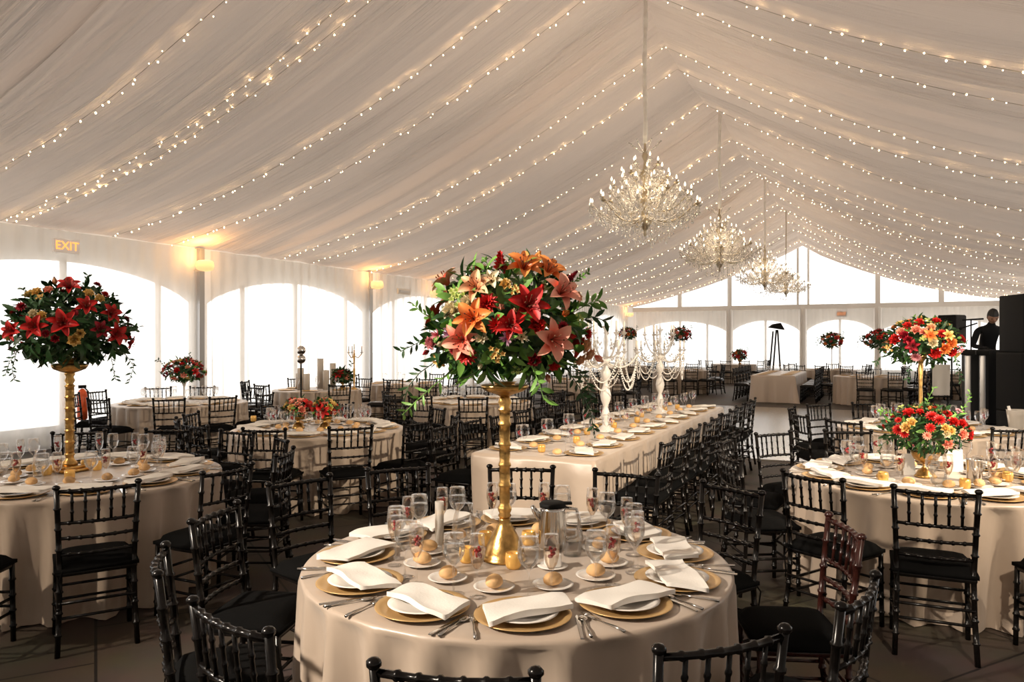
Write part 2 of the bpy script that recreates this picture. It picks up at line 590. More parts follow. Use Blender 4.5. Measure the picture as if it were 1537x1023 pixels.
def arch_wall(name, P, bays, zt, label, zs=2.44, zc=2.99, zb=0.36, top=None):
    """P(t, z, off) gives a point on the wall; bays = (t0, t1) pairs of openings between solid posts"""
    wb = MB(); sk = MB()
    ends = []
    t_lo, t_hi = bays[0]
    cols = []
    for (a, c_) in bays:
        cols.append((a, c_))
    t = wall_t[name][0]
    for (a, c_) in cols + [(wall_t[name][1], None)]:
        if a > t + 1e-4:
            tp0, tp1 = zt(t), zt(a)
            wb.add([P(t, 0, 0), P(a, 0, 0), P(a, tp1, 0), P(t, tp0, 0)], [(0, 1, 2, 3)])
        if c_ is None: break
        n = 24
        for i in range(n):
            ta, tb = a + (c_ - a) * i / n, a + (c_ - a) * (i + 1) / n
            def h(tt):
                x = (tt - a) / (c_ - a) * 2 - 1
                return zs + (zc - zs) * (1 - x * x) ** 0.8 if abs(x) < 1 else zs
            wb.add([P(ta, h(ta), 0), P(tb, h(tb), 0), P(tb, zt(tb), 0), P(ta, zt(ta), 0)], [(0, 1, 2, 3)])
        sk.add([P(a, 0, 0), P(c_, 0, 0), P(c_, zb, 0), P(a, zb, 0)], [(0, 1, 2, 3)])
        t = c_
    o = wb.obj(name, M['wall'], smooth=False)
    tag(o, label, 'wall', kind='structure')
    s2 = sk.obj('skirt_panel', M['skirt'], o, smooth=False)
    return o


wall_t = {'wall_left': (YB, YG), 'wall_right': (YB, YG), 'wall_back': (XL, XR)}
posts_left = [-0.35, 5.05, 10.46, 15.86, 21.3, 26.7, 32.4, 37.9]
lb = [(posts_left[i] + 0.33, posts_left[i + 1] - 0.12) for i in range(len(posts_left) - 1)]
PL = lambda t, z, off: (XL + off, t, z)
wl = arch_wall('wall_left', PL, lb, lambda t: ZE + 0.05, 'white tent side wall with arched clear windows')
PR = lambda t, z, off: (XR - off, t, z)
wr = arch_wall('wall_right', PR, [(8.0, 13.0), (26.0, 31.0), (33.0, 38.0)], lambda t: ZE + 0.05, 'white tent side wall behind the stage')
b = MB(); b.add([(XL, YB, 0), (XR, YB, 0), (XR, YB, ZE), (RX, YB, ZR), (XL, YB, ZE)], [(0, 1, 2, 3, 4)])
tag(b.obj('wall_front', M['wall'], smooth=False), 'white tent end wall behind the camera', 'wall', kind='structure')
# gable end: lower wall with arches, beam, open glazed triangle
gb = [(XL + 0.2, -6.95), (-6.6, -3.45), (-3.1, -0.15), (0.15, XR - 0.2)]
PG = lambda t, z, off: (t, YG - off, z)
wg = arch_wall('wall_back', PG, gb, lambda t: 3.28, 'white gable wall with arched windows under the glazed triangle', zs=2.2, zc=2.72)

wi = 0


def window(P, a, c_, fr, zs=2.44, zc=2.99, zb=0.36, sp='left side wall'):
    global wi
    wi += 1
    fb = MB()
    for f_ in fr:
        t = a + (c_ - a) * f_
        p0 = P(t - 0.055, zb, 0.02); p1 = P(t + 0.055, zb, 0.02)
        x = f_ * 2 - 1
        zt_ = zs + (zc - zs) * (1 - x * x) ** 0.8 + 0.05
        q = [P(t - 0.055, zb, 0.0), P(t + 0.055, zb, 0.0), P(t + 0.055, zb, 0.03), P(t - 0.055, zb, 0.03),
             P(t - 0.055, zt_, 0.0), P(t + 0.055, zt_, 0.0), P(t + 0.055, zt_, 0.03), P(t - 0.055, zt_, 0.03)]
        fb.add(q, [(0, 1, 5, 4), (1, 2, 6, 5), (2, 3, 7, 6), (3, 0, 4, 7), (4, 5, 6, 7)])
    o = fb.obj('window_%d' % wi, M['wall'], smooth=False)
    tag(o, 'arched clear tent window number %d counted from the camera along the walls, %s' % (wi, sp), 'window', kind='structure')
    g = MB()
    n = 16
    for i in range(n):
        ta, tb = a + (c_ - a) * i / n, a + (c_ - a) * (i + 1) / n
        def h(tt):
            x = min(1, max(-1, (tt - a) / (c_ - a) * 2 - 1))
            return zs + (zc - zs) * (1 - x * x) ** 0.8
        g.add([P(ta, zb, -0.01), P(tb, zb, -0.01), P(tb, h(tb), -0.01), P(ta, h(ta), -0.01)], [(0, 1, 2, 3)])
    g.obj('pane', M['clear_vinyl'], o, smooth=False)


for a, c_ in lb: window(PL, a, c_, (0.18, 0.5, 0.86))
for a, c_ in gb: window(PG, a, c_, (0.5,) if c_ - a < 4 else (0.2, 0.5, 0.8), 2.2, 2.72, sp='gable wall')

# gable triangle: posts, beam, glazing, sheer swags
tb_ = MB()
tb_.box((RX, YG - 0.02, 3.38), (HW * 2, 0.14, 0.22))
tag(tb_.obj('trim_1', M['wall'], smooth=False), 'white horizontal beam across the gable wall', 'beam', kind='structure')
tz = lambda x: ZR - (ZR - ZE) * abs(x - RX) / HW
t2 = MB()
for x in (RX - 0.24, RX + 0.24, -6.77, 0.0, 2.6, -9.3):
    h = tz(x)
    t2.box((x, YG - 0.02, (3.45 + h) / 2), (0.10 if abs(x - RX) < 0.5 else 0.22, 0.08, h - 3.45))
tag(t2.obj('trim_2', M['wall'], smooth=False), 'white vertical posts in the glazed gable triangle', 'posts', kind='structure')
t3 = MB(); t3.add([(XL, YG + 0.03, 3.45), (XR, YG + 0.03, 3.45), (RX, YG + 0.03, ZR)], [(0, 1, 2)])
tag(t3.obj('window_%d' % (wi + 1), M['clear_vinyl'], smooth=False), 'clear triangular glazing in the gable peak', 'window', kind='structure')

# posts at the wall
pb = None
for i, y in enumerate(posts_left):
    b = MB(); b.box((XL + 0.10, y + 0.06, ZE / 2), (0.12, 0.12, ZE - 0.02))
    o = b.obj('tent_post', M['alu'] if i in (2, 3) else M['wall'], smooth=False)
    tag(o, 'slim upright tent leg in the left wall, %s from the camera' % ['first', 'second', 'third', 'fourth', 'fifth', 'sixth', 'seventh', 'eighth'][i], 'tent post', 'tent legs along the left wall', kind='structure')
for i, x in enumerate([-6.77, RX, 0.0]):
    b = MB()
    def fn(u, v, x=x):
        a = 2 * PI * u
        r = 0.11 + 0.012 * math.cos(9 * a)
        return (x + r * math.cos(a), YG - 0.22 + r * math.sin(a), 3.3 * v)
    b.grid(fn, 54, 4)
    o = b.obj('post_drape', M['wall'])
    tag(o, 'white draped post on the gable wall, %s one from the left' % ['first', 'second', 'third'][i], 'post', 'draped gable posts', kind='structure')


def sheer(name, P, a, c_, z0, z1, label, seed, group, waves=3.2, amp=0.035, off=0.16):
    n = int((c_ - a) * 30)
    b = MB()
    def fn(u, v):
        t = a + (c_ - a) * u
        ph = t * waves * 2 * PI + 1.3 * math.sin(t * 2.1 + seed)
        m_ = 0.6 + 0.6 * mnoise.noise(Vector((t * 0.9, v * 0.7, seed)))
        w = amp * m_ * (0.6 + 0.4 * (1 - v)) * math.sin(ph + 0.5 * math.sin(v * 3 + t)) + 0.02 * mnoise.noise(Vector((t * 3, v * 2, seed + 4)))
        return P(t, z0 + (z1 - z0) * v, off + w)
    b.grid(fn, n, 6)
    o = b.obj(name, M['sheer'])
    tag(o, label, 'curtain', group)
    return o


ords = ['first', 'second', 'third', 'fourth', 'fifth', 'sixth', 'seventh', 'eighth']
for i, (a, c_) in enumerate(lb):
    sheer('sheer_curtain', PL, a - 0.05, c_ + 0.05, 0.03, 3.46, 'white sheer curtain over the %s arched window of the left wall' % ords[i], i * 1.7, 'sheer curtains on the left wall')
for i, (a, c_) in enumerate(gb):
    sheer('sheer_curtain', PG, a + 0.02, c_ - 0.02, 0.03, 3.25, 'white sheer curtain over the %s gable window from the left' % ords[i], 20 + i * 1.7, 'sheer curtains on the gable wall', waves=2.6)
for i, (x0, x1) in enumerate([(-3.0, -0.2), (-9.2, -6.8)]):
    b = MB()
    def fn(u, v, x0=x0, x1=x1, i=i):
        x = x0 + (x1 - x0) * u
        return (x, YG - 0.15 + 0.03 * math.sin(x * 14 + 2 * v), 3.5 + (tz(x) - 0.5 - 3.5) * v)
    b.grid(fn, 60, 4)
    tag(b.obj('gable_curtain', M['sheer']), 'sheer curtain hanging in the gable triangle, %s of the peak' % ('right', 'left')[i], 'curtain', 'gable triangle curtains')

# ---------------------------------------------------------------- string lights
bm_ = MB()
for _ in (0,):
    rr = 0.0085
    bm_.ball((0, 0, 0), rr, 6, 4, sc=(1, 1, 1.25))
BULB = bm_.mesh('bulb', M['bulb'])
strand_s = [5.85, 6.9, 7.1, 8.75, 9.95, 12.75, 13.7, 16.0, 19.4, 20.7, 22.8, 24.2, 26.9, 28.7, 30.6, 33.6, 35.4, 37.6]
for i, s0 in enumerate(strand_s):
    rnd = random.Random(i)
    e = empty('string_light', (RX, s0, ZE), 0, 'warm white string lights along the roof drape, strand %s from the camera' % (
        ['one', 'two', 'three', 'four', 'five', 'six', 'seven', 'eight', 'nine', 'ten', 'eleven', 'twelve', 'thirteen', 'fourteen', 'fifteen', 'sixteen', 'seventeen', 'eighteen'][i]), 'string lights', 'string lights on the ceiling drape')
    wire = MB(); pts = []
    n = 100
    far = MB()
    wob = rnd.uniform(0, 9)
    L0 = []
    for k in range(-n, n + 1):
        u = abs(k) / n; side = -1 if k < 0 else 1
        if u > 0.985: continue
        s = s0 + 0.06 * mnoise.noise(Vector((k * 0.05, wob, 0))) - (0.5 * max(0, u - 0.7) if side < 0 else 0)
        z = drape_z(s, u, side) - 0.065
        L0.append((side * HW * u, s - s0, z - ZE))
    wire.tube(L0, 0.0035, 4)
    wire.obj('wire', M['wire'], e)
    # bulbs about every 19 cm of run
    nb = 98 if s0 < 25 else 90
    for j in range(nb):
        k = (j + 0.5) / nb * (len(L0) - 1) + rnd.uniform(-0.45, 0.45) * len(L0) / nb
        k = min(max(k, 0), len(L0) - 1.001)
        a = Vector(L0[int(k)]); c_ = Vector(L0[int(k) + 1])
        p = a.lerp(c_, k - int(k)) + Vector((0, rnd.uniform(-0.05, 0.05), -0.01 + rnd.uniform(-0.01, 0.01)))
        if s0 < 25:
            bo = link('bulb', BULB, e, loc=p)
            q = rnd.uniform(0.6, 1.25)
            bo.scale = (q, q, q)
        else:
            far.ball(p, 0.0095, 5, 3)
    if s0 >= 25:
        o = far.obj('bulb', M['bulb'], e)
        o['kind'] = 'stuff'

# ---------------------------------------------------------------- chandeliers


def arm_pts(r, z0, z1, a, curl=True):
    P = []
    for i in range(11):
        t = i / 10
        rr = 0.05 + (r - 0.05) * t
        z = z0 + (z1 - z0) * t - 0.16 * r * math.sin(PI * min(1, t * 1.15)) + (0.10 * r * max(0, t - 0.75) / 0.25)
        P.append((rr * math.cos(a), rr * math.sin(a), z))
    return P


CH = empty('crystal_chandelier', (0, 0, 0))
body = MB()
body.lathe([(0.012, 1.78), (0.02, 1.6), (0.05, 1.5), (0.02, 1.42), (0.035, 1.3), (0.09, 1.2), (0.04, 1.1), (0.03, 0.95), (0.08, 0.85), (0.11, 0.75), (0.05, 0.66), (0.07, 0.55), (0.12, 0.46), (0.06, 0.38), (0.02, 0.32), (0.03, 0.27), (0.001, 0.24)], 12)
body.obj('central_column', M['brass'], CH)
BC = MB(); BC.lathe([(0.001, 0), (0.012, 0.01), (0.017, 0.03), (0.010, 0.055), (0.001, 0.075)], 6); BCM = BC.mesh('candle_bulb', M['cbulb'])
CU = MB(); CU.lathe([(0.006, -0.07), (0.035, -0.05), (0.045, -0.035), (0.012, -0.03), (0.012, 0.0)], 8); CUM = CU.mesh('candle_cup', M['crystal'])
DR = MB(); DR.octa((0, 0, -0.025), 0.008, 0.012); DR.octa((0, 0, -0.05), 0.008, 0.012)
DR.octa((0, 0, -0.095), 0.018, 0.034); DRM = DR.mesh('crystal_drop', M['crystal'], smooth=False)
rc = random.Random(4)
beads = MB(); tips = []
for (n, r, z0, z1, off) in ((18, 0.86, 0.56, 0.62, 0), (14, 0.70, 0.68, 0.80, 0.13), (12, 0.52, 0.84, 0.98, 0.05), (9, 0.36, 1.02, 1.16, 0.2), (5, 0.20, 1.28, 1.38, 0.3)):
    for k in range(n):
        a = 2 * PI * k / n + off + rc.uniform(-0.05, 0.05)
        rr = r * rc.uniform(0.94, 1.05); zz = z1 + rc.uniform(-0.03, 0.03)
        ab = MB(); P = arm_pts(rr, z0, zz, a)
        ab.tube(P, 0.011, 5)
        # little scroll
        c0 = Vector(P[6])
        ab.tube([c0 + Vector((0.05 * math.cos(t) * math.cos(a), 0.05 * math.cos(t) * math.sin(a), 0.05 * math.sin(t) + 0.04)) * (1 - 0.08 * i) for i, t in enumerate([0.6 * q for q in range(9)])] if False else
                [(c0.x + (0.05 - 0.005 * i) * math.cos(0.6 * i) * math.cos(a), c0.y + (0.05 - 0.005 * i) * math.cos(0.6 * i) * math.sin(a), c0.z + 0.05 + (0.05 - 0.005 * i) * math.sin(0.6 * i)) for i in range(9)], 0.006, 4)
        ab.lathe([(0.006, -0.03), (0.035, -0.01), (0.048, 0.008), (0.014, 0.012), (0.013, 0.052)], 8, Matrix.Translation(P[-1]))
        ao = ab.obj('arm', M['crystal'] if k % 6 else M['brass'], CH)
        tip = Vector(P[-1])
        link('candle_bulb', BCM, ao, loc=tip + Vector((0, 0, 0.05)))
        tips.append((tip, r))
        if len(tips) <= 18:
            link('crystal_drop', DRM, CH, loc=tip + Vector((0, 0, -0.02)))
        # beads along the arm and hanging from it
        for q in range(5, 11):
            p = Vector(P[q])
            for h in range(rc.randint(2, 4)):
                beads.octa((p.x + rc.uniform(-0.02, 0.02), p.y + rc.uniform(-0.02, 0.02), p.z - 0.03 - 0.04 * h), 0.013, 0.021)
# swags of beads between neighbouring tips
def swag(mb, a, b_, sag, n, r=0.008):
    for i in range(n + 1):
        t = i / n
        p = a.lerp(b_, t); p.z -= sag * 4 * t * (1 - t)
        mb.octa(p, r, r * 1.3)
for a0, nn_, sg_ in ((0, 18, 0.13), (18, 14, 0.13), (32, 12, 0.12), (44, 9, 0.09)):
    for i in range(nn_):
        swag(beads, tips[a0 + i][0], tips[a0 + (i + 1) % nn_][0], sg_, 9, 0.011)
for i in range(760):
    a = rc.uniform(0, 2 * PI); r = 0.78 * math.sqrt(rc.random()); z = 0.50 + (1 - r / 0.84) * 0.95 * rc.random() + rc.uniform(-0.10, 0.06)
    q = rc.uniform(0.7, 1.6); beads.octa((r * math.cos(a), r * math.sin(a), z), 0.012 * q, 0.022 * q)
bo = beads.obj('crystal_beads', M['crystal'], CH, smooth=False); bo['kind'] = 'stuff'
for k in range(26):
    a = 2 * PI * k / 26 * 2.4; r = 0.10 + 0.32 * (k / 26)
    sm = MB(); l = 0.16 + 0.14 * rc.random()
    sm.tube([(0, 0, 0), (0, 0, -l)], 0.004, 4); sm.octa((0, 0, -l * 0.5), 0.010, 0.016); sm.octa((0, 0, -l - 0.03), 0.020, 0.036)
    sm.obj('long_crystal', M['crystal'], CH, smooth=False).location = (r * math.cos(a), r * math.sin(a), 0.46 - 0.10 * (1 - k / 26) + 0.02)
cr = MB()
for k in range(7):
    a = 2 * PI * k / 7
    cr.tube([((0.02 + 0.24 * math.sin(t * 1.9)) * math.cos(a), (0.02 + 0.24 * math.sin(t * 1.9)) * math.sin(a), 1.55 + 0.24 * t - 0.10 * max(0, t - 0.7) * 3) for t in [q / 10 for q in range(13)]], 0.008, 4)
cr.obj('crown_scrolls', M['crystal'], CH)
for i, (y, zb) in enumerate([(11.6, 3.10), (17.8, 3.05), (25.6, 3.10), (31.9, 3.20)]):
    o = place(CH, USED, (RX, y, zb), 0.7 * i, 'crystal chandelier with candle bulbs hanging from the roof ridge, %s from the camera' % ords[i], 'chandelier', 'crystal chandeliers under the ridge')
    cb = MB()
    top = ZR - 0.1 - zb
    cb.tube([(0.008 * math.sin(9 * t), 0, 1.7 + (top - 1.7) * t) for t in [q / 12 for q in range(13)]], [0.035 + 0.006 * math.sin(q * 2) for q in range(13)] if i < 3 else 0.02, 8)
    c2 = cb.obj('hanging_cable', M['cablewrap'] if i < 3 else M['brass'], o)
    pl = bpy.data.lights.new('chandelier_glow', 'POINT'); pl.energy = 75; pl.color = (1.0, 0.78, 0.52); pl.shadow_soft_size = 0.5
    po = bpy.data.objects.new('chandelier_glow', pl); COL.objects.link(po); po.parent = o; po.location = (0, 0, 0.9)

# amber up-lights at the tops of two tent legs, exit sign, extinguisher
for i, (y, lab) in enumerate([(10.35, 'round amber lamp at the eave above the third left tent leg'), (15.8, 'round amber lamp at the eave above the fourth left tent leg'), (18.6, 'small round lamp above the middle of the fourth arched window'), (37.6, 'small amber lamp at the eave in the far left corner')]):
    b = MB(); b.lathe([(0.05, 0), (0.15, 0.03), (0.17, 0.10), (0.15, 0.18), (0.12, 0.2)], 16)
    o = empty('eave_lamp', (XL + 0.42, y, 3.02 if i < 2 else 2.95), 0, lab, 'lamp', 'round lamps under the eave')
    b.obj('lamp_shade', M['frost'], o)
    b = MB(); b.ball((0, 0, 0.12), 0.045, 8, 5); b.obj('lamp_bulb', emitter('amber_lamp', (1, 0.55, 0.2), 12, 'NONE'), o)
    b = MB(); b.tube([(0, 0, 0.02), (-0.28, 0, 0.02)], 0.015, 6); b.obj('bracket', M['whitepaint'], o)
    pl = bpy.data.lights.new('eave_glow', 'POINT'); pl.energy = (26, 20, 5, 14)[i]; pl.color = (1.0, 0.50, 0.14); pl.shadow_soft_size = 0.15
    po = bpy.data.objects.new('eave_glow', pl); COL.objects.link(po); po.parent = o; po.location = (0.0, 0, 0.26)

def text_mesh(txt, size, mat, parent, loc, rot, name='lettering', extr=0.002):
    cu = bpy.data.curves.new(name, 'FONT'); cu.body = txt; cu.size = size; cu.extrude = extr; cu.align_x = 'CENTER'; cu.align_y = 'CENTER'
    to = bpy.data.objects.new('tmp', cu); COL.objects.link(to)
    dg = bpy.context.evaluated_depsgraph_get(); dg.update()
    me = bpy.data.meshes.new_from_object(to.evaluated_get(dg))
    bpy.data.objects.remove(to)
    me.materials.clear(); me.materials.append(mat)
    o = link(name, me, parent, loc=loc); o.rotation_euler = rot
    return o

EM = emitter('exit_letters', (1.0, 0.28, 0.06), 2.2, 'NONE')
for i, (p, rz, lab) in enumerate([((XL + 0.30, 7.72, 3.2), PI / 2, 'white exit sign with glowing orange letters above the first arched window'), ((-1.55, YG - 0.03, 3.0), 0, 'small exit sign on the gable wall above the right hand doorway')]):
    o = empty('exit_sign', p, rz, lab, 'exit sign')
    b = MB(); b.box((0, 0, 0), (0.42, 0.06, 0.22), bev=0.01); b.obj('housing', simple('lit_sign_face', (0.85, 0.8, 0.74), 0.5, emit=(1.0, 0.85, 0.75), es=0.12) if i == 0 else M['matblack'], o, smooth=False)
    text_mesh('EXIT', 0.19, EM, o, (0, -0.034, 0), (PI / 2, 0, 0))
    if i == 0:
        b = MB(); b.box((0, 0.13, 0.0), (0.05, 0.2, 0.05)); b.obj('bracket', M['whitepaint'], o, smooth=False)
o = empty('fire_extinguisher', (XL + 0.36, 7.95, 0.0), 0, 'orange red cylinder hanging on the left wall behind the tall gold stand', 'fire extinguisher')
b = MB(); b.lathe([(0.05, 0), (0.075, 0.02), (0.075, 0.40), (0.05, 0.47), (0.02, 0.5)], 14); b.obj('cylinder', simple('orange_red_paint', (0.8, 0.12, 0.03), 0.35), o)
b = MB(); b.box((0, 0, 0.53), (0.03, 0.12, 0.05)); b.tube([(0, 0.03, 0.52), (0, 0.1, 0.45), (0, 0.09, 0.2)], 0.012, 6); b.obj('valve', M['matblack'], o)
b = MB(); b.lathe([(0, 0), (0.12, 0), (0.12, 0.015), (0.012, 0.03), (0.012, 0.44), (0.06, 0.448), (0.06, 0.452), (0, 0.452)], 14); b.obj('floor_stand', M['whitepaint'], o)
for ch in o.children:
    if ch.name != 'floor_stand': ch.location.z = 0.45
o = empty('wall_vent', (XL + 0.22, 17.3, 3.05), PI / 2, 'small white louvred vent high on the wall over the fourth arched window', 'vent')
b = MB(); b.box((0, 0, 0), (0.6, 0.04, 0.16)); b.obj('vent_frame', M['whitepaint'], o, smooth=False)
b = MB(); b.box((0, -0.025, 0), (0.48, 0.02, 0.06)); b.obj('vent_slot', M['alu'], o, smooth=False)

# ---------------------------------------------------------------- banquet chair
def bamboo(mb, pts, r, n_rings, seg=6):
    """a turned rod with bamboo knuckles"""
    pts = [Vector(p) for p in pts]
    L_ = [0]
    for a, b_ in zip(pts[:-1], pts[1:]): L_.append(L_[-1] + (b_ - a).length)
    tot = L_[-1]
    def at(d):
        for i in range(len(pts) - 1):
            if d <= L_[i + 1] + 1e-9:
                t = (d - L_[i]) / max(1e-9, L_[i + 1] - L_[i]); return pts[i].lerp(pts[i + 1], t)
        return pts[-1]
    ds = [(0, r)]
    marks = [tot * (k + 1) / (n_rings + 1) for k in range(n_rings)]
    for m_ in marks:
        ds += [(m_ - 0.009, r), (m_ - 0.003, r * 1.38), (m_ + 0.003, r * 1.38), (m_ + 0.009, r)]
    for l in L_[1:-1]:
        if all(abs(l - d) > 0.012 for d, _ in ds): ds.append((l, r))
    ds.append((tot, r)); ds.sort()
    mb.tube([at(d) for d, _ in ds], [q for _, q in ds], seg)


def bow(z, y, w, k=0.028, n=8):
    return [(-w / 2 + w * i / n, y - k * math.sin(PI * i / n), z) for i in range(n + 1)]


def post_path(sx):
    return [(sx * 0.195, -0.235, 0.0), (sx * 0.185, -0.195, 0.25), (sx * 0.182, -0.185, 0.45), (sx * 0.190, -0.205, 0.68), (sx * 0.200, -0.232, 0.915)]


def ypost(z):
    return -0.185 - 0.047 * ((z - 0.45) / 0.465) ** 1.1


def chair_parts():
    P = []
    for sx in (-1, 1):
        b = MB(); bamboo(b, post_path(sx), 0.0145, 7)
        b.ball((sx * 0.2, -0.233, 0.918), 0.021, 8, 5, sc=(1, 1, 0.75))
        P.append(('back_post', b, 'frame'))
    for sx in (-1, 1):
        b = MB(); bamboo(b, [(sx * 0.195, 0.170, 0.0), (sx * 0.19, 0.165, 0.44)], 0.0145, 4)
        P.append(('leg', b, 'frame'))
    for z, r in ((0.895, 0.0115), (0.72, 0.010), (0.635, 0.010), (0.545, 0.010)):
        b = MB(); bamboo(b, bow(z, ypost(z), 0.385), r, 6)
        P.append(('back_rail', b, 'frame'))
    for k in range(5):
        x = -0.19 + 0.38 * (k + 1) / 6
        q = 0.5 + x / 0.385
        kk = 0.028 * math.sin(PI * q)
        b = MB(); bamboo(b, [(x * 0.99, ypost(0.72) - kk, 0.725), (x, ypost(0.895) - kk, 0.89)], 0.0078, 2)
        P.append(('spindle', b, 'frame'))
    b = MB(); b.box((0, -0.01, 0.435), (0.40, 0.38, 0.03), bev=0.012); P.append(('seat_frame', b, 'frame'))
    b = MB()
    def fn(u, v):
        x, y = (u - 0.5) * 2, (v - 0.5) * 2
        e = (1 - abs(x) ** 5) * (1 - abs(y) ** 5)
        return (x * 0.208, y * 0.195 - 0.010, 0.452 + 0.062 * max(0, e) ** 0.45)
    b.grid(fn, 10, 10); b.box((0, -0.010, 0.455), (0.416, 0.39, 0.02)); 
    b.tube([(-0.17, -0.2, 0.46), (-0.19, -0.235, 0.40), (-0.175, -0.24, 0.33), (-0.18, -0.235, 0.27)], 0.004, 4)
    P.append(('cushion', b, 'cushion'))
    for z in (0.17, 0.25):
        for sx in (-1, 1):
            b = MB(); b.tube([(sx * 0.193, 0.168, z), (sx * 0.19, -0.21, z)], 0.009, 6); P.append(('stretcher', b, 'frame'))
        b = MB(); b.tube([(-0.19, -0.205, z + 0.03), (0.19, -0.205, z + 0.03)], 0.009, 6); P.append(('stretcher', b, 'frame'))
        b = MB(); b.tube([(-0.193, 0.168, z + 0.03), (0.193, 0.168, z + 0.03)], 0.009, 6); P.append(('stretcher', b, 'frame'))
    return P


CP = chair_parts()
PM = {'frame': M['black'], 'cushion': M['cushion']}
chair_full = empty('banquet_chair', (0, 0, 0))
for nm, b, mm in CP: b.obj(nm, PM[mm], chair_full)
chair_brown = empty('banquet_chair', (0, 0, 0))
for nm, b, mm in CP: b.obj(nm, M['mahogany'] if mm == 'frame' else M['cushion'], chair_brown)
chair_mid = empty('banquet_chair', (0, 0, 0))
groups = {'backrest': ('back_rail', 'spindle'), 'base_frame': ('seat_frame', 'stretcher')}
for gname, members in groups.items():
    mb = MB()
    for nm, b, mm in CP:
        if nm in members: mb.add(b.v, b.f)
    mb.obj(gname, M['black'], chair_mid)
for nm, b, mm in CP:
    if nm in ('back_post', 'leg', 'cushion'): b.obj(nm, PM[mm], chair_mid)
mb = MB(); 
for nm, b, mm in CP: mb.add(b.v, b.f)
chair_far_mesh = mb.mesh('banquet_chair', M['black'])


def put_chair(level, loc, rz, label, group):
    if level == 2: return place(chair_full, USED, loc, rz, label, 'chair', group)
    if level == 3: return place(chair_brown, USED, loc, rz, label, 'chair', group)
    if level == 1: return place(chair_mid, USED, loc, rz, label, 'chair', group)
    o = link('banquet_chair', chair_far_mesh, loc=loc, rz=rz)
    return tag(o, label, 'chair', group)


CLOCK = ['twelve', 'one', 'two', 'three', 'four', 'five', 'six', 'seven', 'eight', 'nine', 'ten', 'eleven']


def clock(ang_cam):
    """angle in the camera frame (0 = right, 90 = away) -> clock word, six nearest the camera"""
    h = round((90 - ang_cam) / 30.0) % 12
    return CLOCK[h]


def ring_chairs(X, D, specs, level, where, z=0.0):
    """specs: list of (angle in camera frame, back radius)"""
    c0 = W(X, D)
    used = set()
    for sp in specs:
        ang, r = sp[0], max(sp[1], 1.47 if 'left window' in where else 1.415)
        lv = sp[2] if len(sp) > 2 else level
        a = math.radians(ang) + YAW
        ro = r - 0.235
        p = c0 + Vector((math.cos(a) * ro, math.sin(a) * ro, z))
        face = a + PI / 2 + random.uniform(-0.06, 0.06)   # chair faces +Y locally -> towards centre
        ck = clock(ang)
        extra = ''
        if ck in used: ck = ck + ' thirty'
        used.add(ck)
        put_chair(lv, p, face, ('dark mahogany' if lv == 3 else 'black') + ' chair at %s o\'clock of the %s, six being nearest' % (ck, where), 'chairs round the ' + where)


# ---------------------------------------------------------------- tables
def round_cloth(r, seed, zt=0.755, nf=24, puddle=0.12):
    rnd = random.Random(seed)
    N_ = 180
    ph = [rnd.uniform(0, 2 * PI) for _ in range(4)]
    fr_ = [nf, nf * 2 + 1, nf // 2 + 1, nf * 3 + 2]
    b = MB()
    def fold(a):
        v = 0.5 * math.sin(fr_[0] * a + ph[0] + 0.7 * math.sin(3 * a + ph[3])) + 0.25 * math.sin(fr_[1] * a + ph[1]) + 0.35 * math.sin(fr_[2] * a + ph[2]) + 0.12 * math.sin(fr_[3] * a + ph[3])
        w = abs(math.sin(0.5 * (fr_[0] * a + ph[0] + 0.9 * math.sin(2 * a + ph[1]) + 0.5 * math.sin(5 * a + ph[2]))))
        return 0.30 * v + 1.75 * (1 - w) ** 1.2 - 0.85
    rings = []
    for rr in (0.001, r * 0.35, r * 0.7, r * 0.93, r - 0.012):
        rings.append([(rr * math.cos(2 * PI * k / N_), rr * math.sin(2 * PI * k / N_), zt) for k in range(N_)])
    rings.append([((r - 0.002) * math.cos(2 * PI * k / N_), (r - 0.002) * math.sin(2 * PI * k / N_), zt - 0.004) for k in range(N_)])
    rings.append([((r + 0.003) * math.cos(2 * PI * k / N_), (r + 0.003) * math.sin(2 * PI * k / N_), zt - 0.015) for k in range(N_)])
    for t in (0.03, 0.08, 0.15, 0.25, 0.38, 0.52, 0.66, 0.8, 0.92, 1.0):
        row = []
        for k in range(N_):
            a = 2 * PI * k / N_ + 0.02 * math.sin(5 * t + ph[0])
            f_ = fold(a + 0.03 * t)
            rr = r + 0.003 + 0.046 * t ** 0.55 * (f_ if f_ > 0 else 2.3 * f_)
            row.append((rr * math.cos(a), rr * math.sin(a), max(0.004, (zt - 0.015) * (1 - t) + 0.006)))
        rings.append(row)
    b.rings(rings, True, False)
    return b


def round_table(X, D, r, seed, label):
    b = round_cloth(r, seed)
    o = b.obj('draped_table', M['cloth'])
    o.location = W(X, D); o.rotation_euler = (0, 0, seed * 0.7)
    return tag(o, label, 'table')


